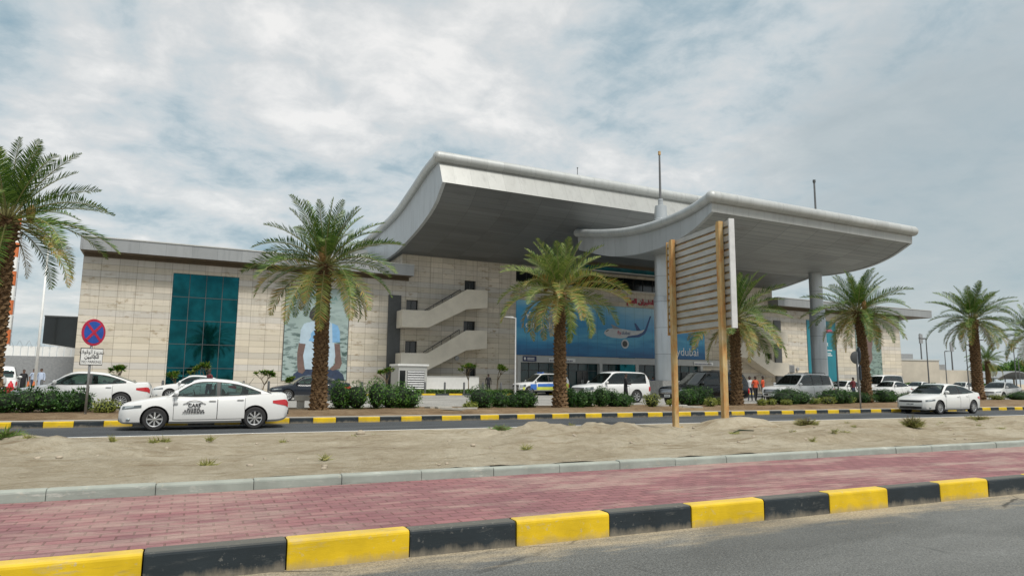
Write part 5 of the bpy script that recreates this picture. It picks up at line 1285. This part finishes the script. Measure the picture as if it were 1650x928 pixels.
def lamp(label, p, h, rz, dbl=False, m='grey_post', zg=INZ):
    T = empty('street_lamp', (p.x, p.y, zg), rz, label=label, cat='street lamp', group='street lamps around the car park'); h -= zg
    b = MB(); b.box(-.09, .09, -.09, .09, 0, .04, m); b.tube([(0, 0, 0), (0, 0, h)], [.075, .05], m, 8); b.build('pole', T, auto=40)
    b = MB(); b.tube([(0, 0, h-.03), (.5, 0, h+.02)], .035, m, 6); b.prism([(.25, h-.05), (1.05, h-.0), (1.05, h+.05), (.3, h+.09)], 'y', -.15, .15, m); b.build('lamp_head', T)
for lab, (px, py, d), side in (('grey street lamp with flat head standing right of the terminal', (1492, 546, 69), -1), ('lower street lamp right of the flat headed one', (1522, 566, 93), 1), ('street lamp partly behind the dark palm fronds', (1556, 556, 77), 1),
        ('street lamp in front of the teal banner right of the column', (1346, 536, 58), -1), ('street lamp near the right edge above the shade roof', (1633, 561, 85), 1), ('second street lamp at the right edge just behind another', (1640, 571, 98), 1), ('street lamp reaching over the dark palm', (1578, 548, 84), 1)):
    p = at(px, py, d); lamp(lab, p, p.z, A+(math.pi if side < 0 else 0))
p = at(831, 512, 57); lamp('thin white lamp post at the left edge of the blue banner', p, p.z, A+math.pi, m='pale_post')
p = at(74, 440, 48); T = empty('flagpole', (p.x, p.y, INZ), 0, label='tall white flagpole left of the stone wall', cat='flagpole')
b = MB(); b.tube([(0, 0, 0), (0, 0, 11.5)], [.10, .05], 'white_paint', 10); b.build('pole', T, smooth=True); b = MB(); b.ball((0, 0, 11.55), .08, 'galvanised'); b.build('finial', T); b = MB(); b.lathe([(.0, 0), (.2, 0), (.2, .1), (0, .1)], 'concrete', 12); b.build('foot', T)
p = at(24, 420, 75); T = empty('antenna_mast', (p.x, p.y, 0), 0, label='orange and white banded mast at the far left edge', cat='mast')
b = MB()
for i in range(13): z = i*1.6; b.tube([(0, 0, z), (0, 0, z+1.58)], [.38-.012*i, .372-.012*i], 'orange_paint' if i % 2 else 'white_paint', 10)
b.build('mast_tube', T, auto=40); b = MB()
for i in range(10): b.box(.34, .42, -.02, .02, i*2, i*2+1.9, 'galvanised')
b.build('ladder', T)
def no_stopping():
    T = empty('no_stopping_sign', (-3.02, 25.3, med_z(-3.02, 25.3)), R(47), label='round blue and red no stopping sign with a white arabic plate on a grey pole', cat='road sign')
    b = MB(); b.tube([(0, 0, -.05), (0, 0, 2.9)], .038, 'galvanised', 10); b.build('pole', T, smooth=True)
    zc_ = 2.56
    b = MB(); b.lathe([(0, -.052), (.425, -.052), (.43, -.045), (.43, -.04), (0, -.04)], 'red_sign', 40, 'y', (0, 0, zc_)); b.build('disc', T, auto=40)
    b = MB(); b.lathe([(0, -.058), (.35, -.058)], 'blue_sign', 40, 'y', (0, 0, zc_)); b.build('disc_field', T)
    b = MB()
    for s_ in (-1, 1):
        d = Vector((math.cos(R(45*s_)), 0, math.sin(R(45*s_)))); q = Vector((-d.z, 0, d.x)); pts = [d*.36+q*.042, -d*.36+q*.042, -d*.36-q*.042, d*.36-q*.042]
        b.prism([(v.x, zc_+v.z) for v in pts], 'y', -.064-.001*s_, -.060-.001*s_, 'red_sign')
    b.build('disc_cross', T)
    b = MB(); b.box(-.40, .40, -.05, -.04, 1.52, 2.06, 'black_plastic'); b.box(-.38, .38, -.056, -.0505, 1.545, 2.035, 'white_sign'); pl = b.build('plate', T)
    text('lettering', '\uFED1\uFEEE\uFED7\uFEEE\uFEDF\uFE8D \uFEC9\uFEEE\uFEE8\uFEE4\uFEE3', .185, 'ink', pl, (0, -.058, 1.88), depth=.002, align='CENTER', sx=.86)
    text('lettering', '\uFEE6\uFEF4\uFE92\uFEE7\uFE8E\uFEA0\uFEE0\uFEDF', .16, 'ink', pl, (0, -.058, 1.74), depth=.002, align='CENTER', bold=.004)
    text('lettering', 'NO PARKING', .115, 'ink', pl, (0, -.058, 1.59), depth=.002, align='CENTER')
no_stopping()
T = empty('round_sign', (30.9, 24.25, med_z(30.9, 24.2)), R(51), label='round slate blue road sign seen almost edge on beside the leaning palm', cat='road sign')
b = MB(); b.tube([(0, 0, -.05), (0, 0, 2.9)], .04, 'galvanised', 10); b.build('pole', T, smooth=True); b = MB(); b.lathe([(0, -.06), (.40, -.06), (.42, -.05), (.42, -.04), (0, -.04)], 'slate', 32, 'y', (0, 0, 2.72)); b.build('disc', T, auto=40)
b = MB(); b.box(-.3, .3, -.06, -.04, 1.45, 2.2, 'slate'); b.build('plate', T); b = MB(); b.box(-.03, .03, -.066, -.06, 2.5, 2.9, 'white_sign'); b.prism([(-.14, 2.62), (0, 2.42), (.14, 2.62)], 'y', -.068, -.061, 'white_sign'); b.build('arrow_marking', T)
p = at(1380, 576, 50); T = empty('round_sign', (p.x, p.y, INZ), A-.5, label='back of a dark round sign in front of the far poster', cat='road sign')
b = MB(); b.tube([(0, 0, 0), (0, 0, p.z-INZ)], .045, 'grey_post', 8); b.build('pole', T); b = MB(); b.lathe([(0, -.07), (.46, -.06), (.48, -.05), (0, -.045)], 'dark_panel', 24, 'y', (0, 0, p.z-INZ)); b.build('disc', T, auto=40)
# bollards: one built, the rest copied
b = MB(); b.lathe([(0, 0), (.085, 0), (.085, .92), (.07, .98), (0, 1.0)], 'grey_post', 12); bo = b.build('bollard', None, auto=40)
tag(bo, 'slim dark grey bollard in the row along the plaza kerb', 'bollard', 'slim bollards along the plaza kerb')
for k in range(22):
    c = bo if k == 0 else bo.copy()
    if k: COL.objects.link(c)
    c.location = bw(-1+k*1.75, -6.9, PLZ)
HYD = (-9.05, 45.5, INZ)
T = empty('fire_hydrant', HYD, 0, label='red fire hydrant by the left edge of the photo', cat='fire hydrant')
b = MB(); b.lathe([(0, 0), (.24, 0), (.24, .05), (.15, .06), (.14, .62), (.18, .64), (.18, .70), (.13, .72), (.12, .86), (.05, .95), (.05, 1.02), (0, 1.03)], 'red_paint', 18); b.build('barrel', T, auto=40)
b = MB(); b.tube([(-.27, 0, .55), (.27, 0, .55)], .075, 'red_paint', 10); b.tube([(0, -.26, .5), (0, 0, .5)], .09, 'red_paint', 10); b.build('outlets', T)
def cone(label, x, y):
    T = empty('traffic_cone', (x, y, PLZ), 0, label=label, cat='traffic cone', group='orange and white cones at left'); b = MB()
    b.box(-.22, .22, -.22, .22, 0, .04, 'orange_paint'); b.lathe([(.16, .04), (.13, .25)], 'orange_paint', 14); b.lathe([(.13, .25), (.095, .5)], 'white_paint', 14); b.lathe([(.095, .5), (.04, .85), (0, .86)], 'orange_paint', 14); b.build('cone_body', T, auto=40)
q = at(46, 612, 46); cone('orange and white traffic cone left of the flagpole', q.x, q.y); q = at(55, 612, 46); cone('orange and white traffic cone touching the flagpole foot', q.x, q.y)
# concrete bench in front of the navy car
T = empty('concrete_bench', (4.55, 28.0, .2), R(0), label='long pale concrete bench in front of the navy car', cat='bench')
b = MB(); b.box(-.9, 1.3, -.22, .22, .40, .60, 'concrete'); b.build('seat', T)
for x in (-.8, .95): b = MB(); b.box(x, x+.25, -.18, .18, -.05, .40, 'concrete'); b.build('leg', T)
# broken slabs across the median
rng = random.Random(9)
for k in range(7):
    b = MB(); s_ = rng.uniform(.35, .6); b.prism([(-s_, -s_*.6), (s_*.8, -s_*.7), (s_, s_*.5), (-s_*.7, s_*.6)], 'z', 0, .07, 'concrete'); o = b.build('paving_slab')
    x_, y_ = (9.4+rng.uniform(-.7, .7), 25.2+k*.62) if k < 4 else (20.6+rng.uniform(-.5, .5), 25.2+(k-4)*.8)
    o.location = (x_, y_, med_z(x_, y_)+.0); o.rotation_euler = (rng.uniform(-.05, .05), rng.uniform(-.05, .05), rng.uniform(-.5, .5))
    tag(o, 'broken concrete slab lying across the median in the dirt gap by the bright bushes' if k < 4 else 'broken concrete slab on the median left of the near billboard post', 'slab', 'broken slabs on the median')
# small debris on the sand
def rock(x, y, s_, seed, lab):
    rng = random.Random(seed); b = MB(); b.ball((0, 0, 0), (s_, s_*.7, s_*.5), 'stone_rubble', 10, 7); b.v = [tuple(Vector(v)*(1+.25*noise.noise(Vector(v)*6/s_*.2+Vector((seed, 0, 0))))) for v in b.v]
    o = b.build('stone', None, smooth=True, loc=(x, y, sand_z(x, y)+s_*.2), rz=rng.uniform(0, 6)); tag(o, lab, 'stone', 'stones lying on the sand')
rock(4.1, 18.3, .17, 3, 'pale stone at the road edge below the taxi tail')
rng = random.Random(21)
for k in range(120):
    x_, y_ = rng.uniform(-4, 26), rng.uniform(8.9, 17); rock(x_, y_, rng.uniform(.015, .05), 30+k, 'small pebble sized stone lying on the sand verge')
b = MB(); b.tube([(0, 0, 0), (.35, .05, .05), (.75, -.03, .03)], [.018, .02, .012], 'bush_core', 6); o = b.build('stick', None, loc=(10.8, 11.71, sand_z(11, 11.71)+.03), rz=.2); tag(o, 'dark stick lying on the sand below the billboard', 'stick')
T = empty('plastic_bottle', (17.2, 18.8, sand_z(17.2, 18.8)+.03), .4, label='small clear plastic bottle beside the right billboard post', cat='bottle')
b = MB(); b.tube([(0, 0, 0), (.16, 0, 0), (.20, 0, 0)], [.033, .033, .014], 'lamp_glass', 10); b.build('bottle_body', T, smooth=True); b = MB(); b.tube([(.20, 0, 0), (.225, 0, 0)], .015, 'blue_sign', 8); b.build('cap', T)
# boundary wall and wire at the left
T = empty('boundary_wall', bw(-40, 8, 0), A, label='grey boundary wall with white sheeting and coiled wire at far left', cat='wall')
b = MB(); b.box(0, 41, 0, .3, 0, 3.05, 'galvanised'); b.build('masonry', T)
b = MB(); [b.box(i*.5, i*.5+.46, .02, .1, 3.05, 3.85, 'white_paint') for i in range(82)]; b.build('sheeting', T)
b = MB(); b.tube([(i*.09, .1+.22*math.cos(i*.9), 4.05+.26*math.sin(i*.9)) for i in range(455)], .012, 'galvanised', 3); b.build('coiled_wire', T)
# low buildings and shade roof at the far right
T = empty('service_building', (104.5, 70.2, 0), A-.2, label='low stone coloured service building with roof masts right of the terminal', cat='building')
b = MB(); b.box(-8, 3, 0, 7, 0, 5.0, 'far_stone'); b.box(3, 13, 1, 7, 0, 3.6, 'far_stone'); b.box(-8.1, 3.1, -.1, 7.1, 5.0, 5.2, 'pale_panel'); b.build('wall', T)
b = MB(); b.box(-6.5, -4.4, -.06, -.002, 0, 2.6, 'dark_panel'); b.build('door', T)
b = MB(); b.box(-3.5, 0, 2, 4, 5.2, 6.1, 'galvanised'); b.build('roof_unit', T); b = MB(); b.box(5, 6.4, 2, 4, 3.6, 4.5, 'galvanised'); b.build('roof_unit', T)
for x, h in ((1.2, 9.4), (7.4, 8.2)): b = MB(); b.tube([(x, 1.5, 3.6), (x, 1.5, h)], [.12, .08], 'grey_post', 8); b.box(x-.3, x+.3, 1.3, 1.5, h-1.6, h-.1, 'galvanised'); b.build('antenna', T)
T = empty('car_park_shade', (149, 81, 0), A+.2, label='long low curved grey shade roof over the car park at the far right', cat='shade roof')
b = MB(); n = 20; pf = [(x-12, 2.6+1.4*math.sin(math.pi*x/24)) for x in [24*i/n for i in range(n+1)]]; b.prism(pf+[(x, z-.15) for x, z in pf[::-1]], 'y', 0, 7, 'fascia_metal'); b.build('roof', T, fix=True)
b = MB(); b.box(12, 30, 1, 6, 2.5, 2.7, 'fascia_metal'); b.build('side_roof', T)
for x in (-11, -4, 3, 10, 18, 28): b = MB(); b.tube([(x, 3, 0), (x, 3, 2.7+(1.3*math.sin(math.pi*(x+12)/24) if x < 12 else -.1))], .1, 'grey_post', 8); b.build('post', T)
T = empty('perimeter_fence', (120, 96, 0), A+.1, label='pale wire perimeter fence far beyond the car park hedge', cat='fence')
for i in range(22): b = MB(); b.tube([(i*3, 0, 0), (i*3, 0, 3.2)], .06, 'pale_post', 6); b.build('post', T)
b = MB()
for z in (.6, 1.2, 1.8, 2.4, 3.0): b.tube([(0, 0, z), (63, 0, z)], .02, 'galvanised', 4)
b.build('wire', T)

# ================================================================ PEOPLE
def person(label, X, Y, z, head_dir, top, bottom, skin='skin', hgt=1.74, stride=.12, arms='down', robe=False, hair=True):
    """one continuous skinned body; local +y is forward"""
    k = hgt/1.74; v = []; e = []; rad = []
    def a(p, r, par=None):
        v.append(tuple(c*k for c in p)); rad.append(r*k if not isinstance(r, tuple) else (r[0]*k, r[1]*k))
        if par is not None: e.append((par, len(v)-1))
        return len(v)-1
    pel = a((0, 0, .95), (.155, .115)); wst = a((0, 0, 1.10), (.14, .10), pel); ch = a((0, .01, 1.28), (.18, .12), wst); sh = a((0, 0, 1.42), (.12, .085), ch)
    nk = a((0, .01, 1.50), .052, sh); hd = a((0, .025, 1.58), .072, nk); h2 = a((0, .035, 1.66), .088, hd); a((0, .03, 1.71), .06, h2)
    hands = []
    for s_ in (-1, 1):
        f = stride*s_
        hp = a((s_*.095, 0, .88), .095, pel); kn = a((s_*.10, f*.5+.02, .49), .062, hp); an = a((s_*.105, f-.01, .09), .042, kn); a((s_*.115, f+.14, .045), .040, an)
        so_ = a((s_*.185, 0, 1.40), .062, sh)
        if arms == 'down': el = a((s_*.235, -.03-f*.4, 1.13), .045, so_); wr_ = a((s_*.235, .05-f*.6, .90), .032, el); hn = a((s_*.235, .07-f*.6, .82), .036, wr_)
        else: el = a((s_*.23, .03, 1.14), .045, so_); wr_ = a((s_*.10, .24, 1.10), .033, el); hn = a((s_*.05, .28, 1.12), .036, wr_)
        hands.append((s_, Vector(v[hn]), (Vector(v[hn])-Vector(v[wr_])).normalized()))
    me = bpy.data.meshes.new('body'); me.from_pydata(v, e, []); o = bpy.data.objects.new('person_body', me); COL.objects.link(o)
    md = o.modifiers.new('s', 'SKIN'); md.use_smooth_shade = True
    for i, r in enumerate(rad): o.data.skin_vertices[0].data[i].radius = r if isinstance(r, tuple) else (r, r)
    o.data.skin_vertices[0].data[0].use_root = True
    s2_ = o.modifiers.new('d', 'SUBSURF'); s2_.levels = 2; s2_.render_levels = 2
    m2 = bpy.data.meshes.new_from_object(o.evaluated_get(bpy.context.evaluated_depsgraph_get())); bpy.data.objects.remove(o)
    bm = bmesh.new(); bm.from_mesh(m2)
    for s_, hp, d in hands:                # four fingers and a thumb rooted in the palm
        sd = d.cross(Vector((1, 0, 0)));  sd = sd.normalized() if sd.length > .1 else Vector((0, 1, 0))
        for q in range(5):
            th = q == 4; st = hp+sd*((q-1.5)*.019*k if not th else .034*k); dd = (d if not th else (d*.6+sd*.8).normalized()); L = (.055, .07, .074, .06, .045)[q]*k
            f = MB(); f.mats = [None]; pts = [st, st+dd*L*.5, st+dd*L*.85+Vector((0, .02*k, 0))]; vs = []; r_ = .0085*k; ref = dd.orthogonal().normalized(); r2 = dd.cross(ref)
            rings = [[bm.verts.new(p+(ref*math.cos(t)+r2*math.sin(t))*rr) for t in (0, 1.57, 3.14, 4.71)] for p, rr in zip(pts, (r_, r_*.9, r_*.6))]
            for i in range(2):
                for j in range(4): bm.faces.new((rings[i][j], rings[i][(j+1) % 4], rings[i+1][(j+1) % 4], rings[i+1][j]))
            bm.faces.new(rings[2])
    bm.to_mesh(m2); bm.free(); m2.materials.clear()
    for m in (skin, top, bottom, 'black_plastic'): m2.materials.append(M[m])
    for p in m2.polygons:
        c = p.center/k; p.use_smooth = True; arm = abs(c.x) > .19 and c.z < 1.36
        if c.z > 1.47: i = 0
        elif arm and c.z < 1.20 and not (robe or top in ('suit_cloth', 'black_cloth')): i = 0
        elif (abs(c.x) > .20 and c.z < .90 and c.z > .7) or (arms != 'down' and c.y > .22 and c.z > 1.0): i = 0
        elif c.z > .96: i = 1
        elif c.z > .10: i = 2
        else: i = 3
        p.material_index = i
    T = empty('person', (X, Y, z), head_dir, label=label, cat='person'); b_ = bpy.data.objects.new('body', m2); COL.objects.link(b_); b_.parent = T
    # face
    f = MB(); f.ball((0, .125*k, 1.615*k), (.012*k, .012*k, .02*k), skin, 8, 6)
    for s_ in (-1, 1): f.ball((s_*.085*k, .03*k, 1.62*k), (.014*k, .022*k, .032*k), skin, 8, 6)
    f.build('face', T, smooth=True)
    f = MB(); [f.ball((s_*.032*k, .108*k, 1.645*k), .010*k, 'ink', 6, 4) for s_ in (-1, 1)]; f.build('eyes', T); f = MB(); f.box(-.025*k, .025*k, .108*k, .118*k, 1.566*k, 1.574*k, 'maroon'); f.build('mouth', T)
    if hair: h_ = MB(); h_.ball((0, .014*k, 1.688*k), (.082*k, .090*k, .068*k), 'hair', 12, 8); h_.build('hair', T, smooth=True)
    if robe: r_ = MB(); r_.lathe([(.17*k, .08), (.19*k, .3*k), (.17*k, .9*k), (.175*k, 1.2*k), (.13*k, 1.44*k), (.05*k, 1.5*k)], top, 18); r_.build('robe', T, smooth=True)
    return T
def stand(label, px, py, d, z, *a, **k): q = at(px, py, d); v_ = (q-O).dot(V); return person(label, q.x, q.y, (PLZ if v_ > -7.2 else INZ)-.018, *a, **k)
def robe_scale(): pass
CAMD = math.pi       # facing the camera
stand('man in a dark suit and white shirt standing right of the stairs', 787, 612, 61, PLZ, CAMD-.3, 'suit_cloth', 'suit_cloth', 'skin_dark')
stand('man dressed in black standing at the side of the white boxy off-roader', 1008, 620, 40.4, INZ, CAMD+1.2, 'black_cloth', 'black_cloth', 'skin_dark', 1.80, arms='front')
stand('man in a maroon shirt standing behind the taxi', 338, 605, 36, INZ, CAMD-1.0, 'maroon_cloth', 'jeans', 'skin_dark', 1.76)
stand('person in an orange shirt left of the white estate off-roader', 1217, 618, 47, INZ, CAMD-.2, 'orange_cloth', 'black_cloth', 'skin_dark', 1.74)
stand('second person in an orange shirt nearer to the white estate off-roader', 1229, 618, 47.4, INZ, CAMD+.6, 'orange_cloth', 'black_cloth', 'skin_dark', 1.76)
stand('person in a white shirt left of the people in orange', 1208, 616, 48, INZ, CAMD-.9, 'white_cloth', 'jeans', 'skin_dark', 1.74)
stand('person in a white shirt between the white off-roader and the round column', 1044, 612, 57, PLZ, CAMD+.3, 'white_cloth', 'jeans', 'skin', 1.72)
stand('person in red standing just left of the white shirted one by the column', 1037, 612, 58.5, PLZ, CAMD+.9, 'red_paint', 'jeans', 'skin', 1.66)
stand('person in blue jeans right behind the round column foot', 1052, 614, 59, PLZ, CAMD+2., 'navy', 'jeans', 'skin', 1.72)
stand('person in white behind the bonnet of the black off-roader', 1108, 612, 56, PLZ, CAMD+.2, 'white_cloth', 'white_cloth', 'skin', 1.74)
stand('person in a pale robe beside the flagpole foot', 66, 608, 49, INZ, CAMD, 'blue_cloth', 'blue_cloth', 'skin', 1.76, robe=True)
stand('person in a pale blue shirt left of the flagpole', 54, 606, 50, INZ, CAMD+.8, 'blue_cloth', 'jeans', 'skin', 1.74)
stand('person in a long black robe beside the off-roader at the left edge', 38, 606, 46, INZ, CAMD+.4, 'black_cloth', 'black_cloth', 'skin', 1.66, robe=True)
stand('person in dark red behind the white saloon by the blue round sign', 1374, 606, 53, INZ, CAMD, 'maroon_cloth', 'jeans', 'skin_dark', 1.76)
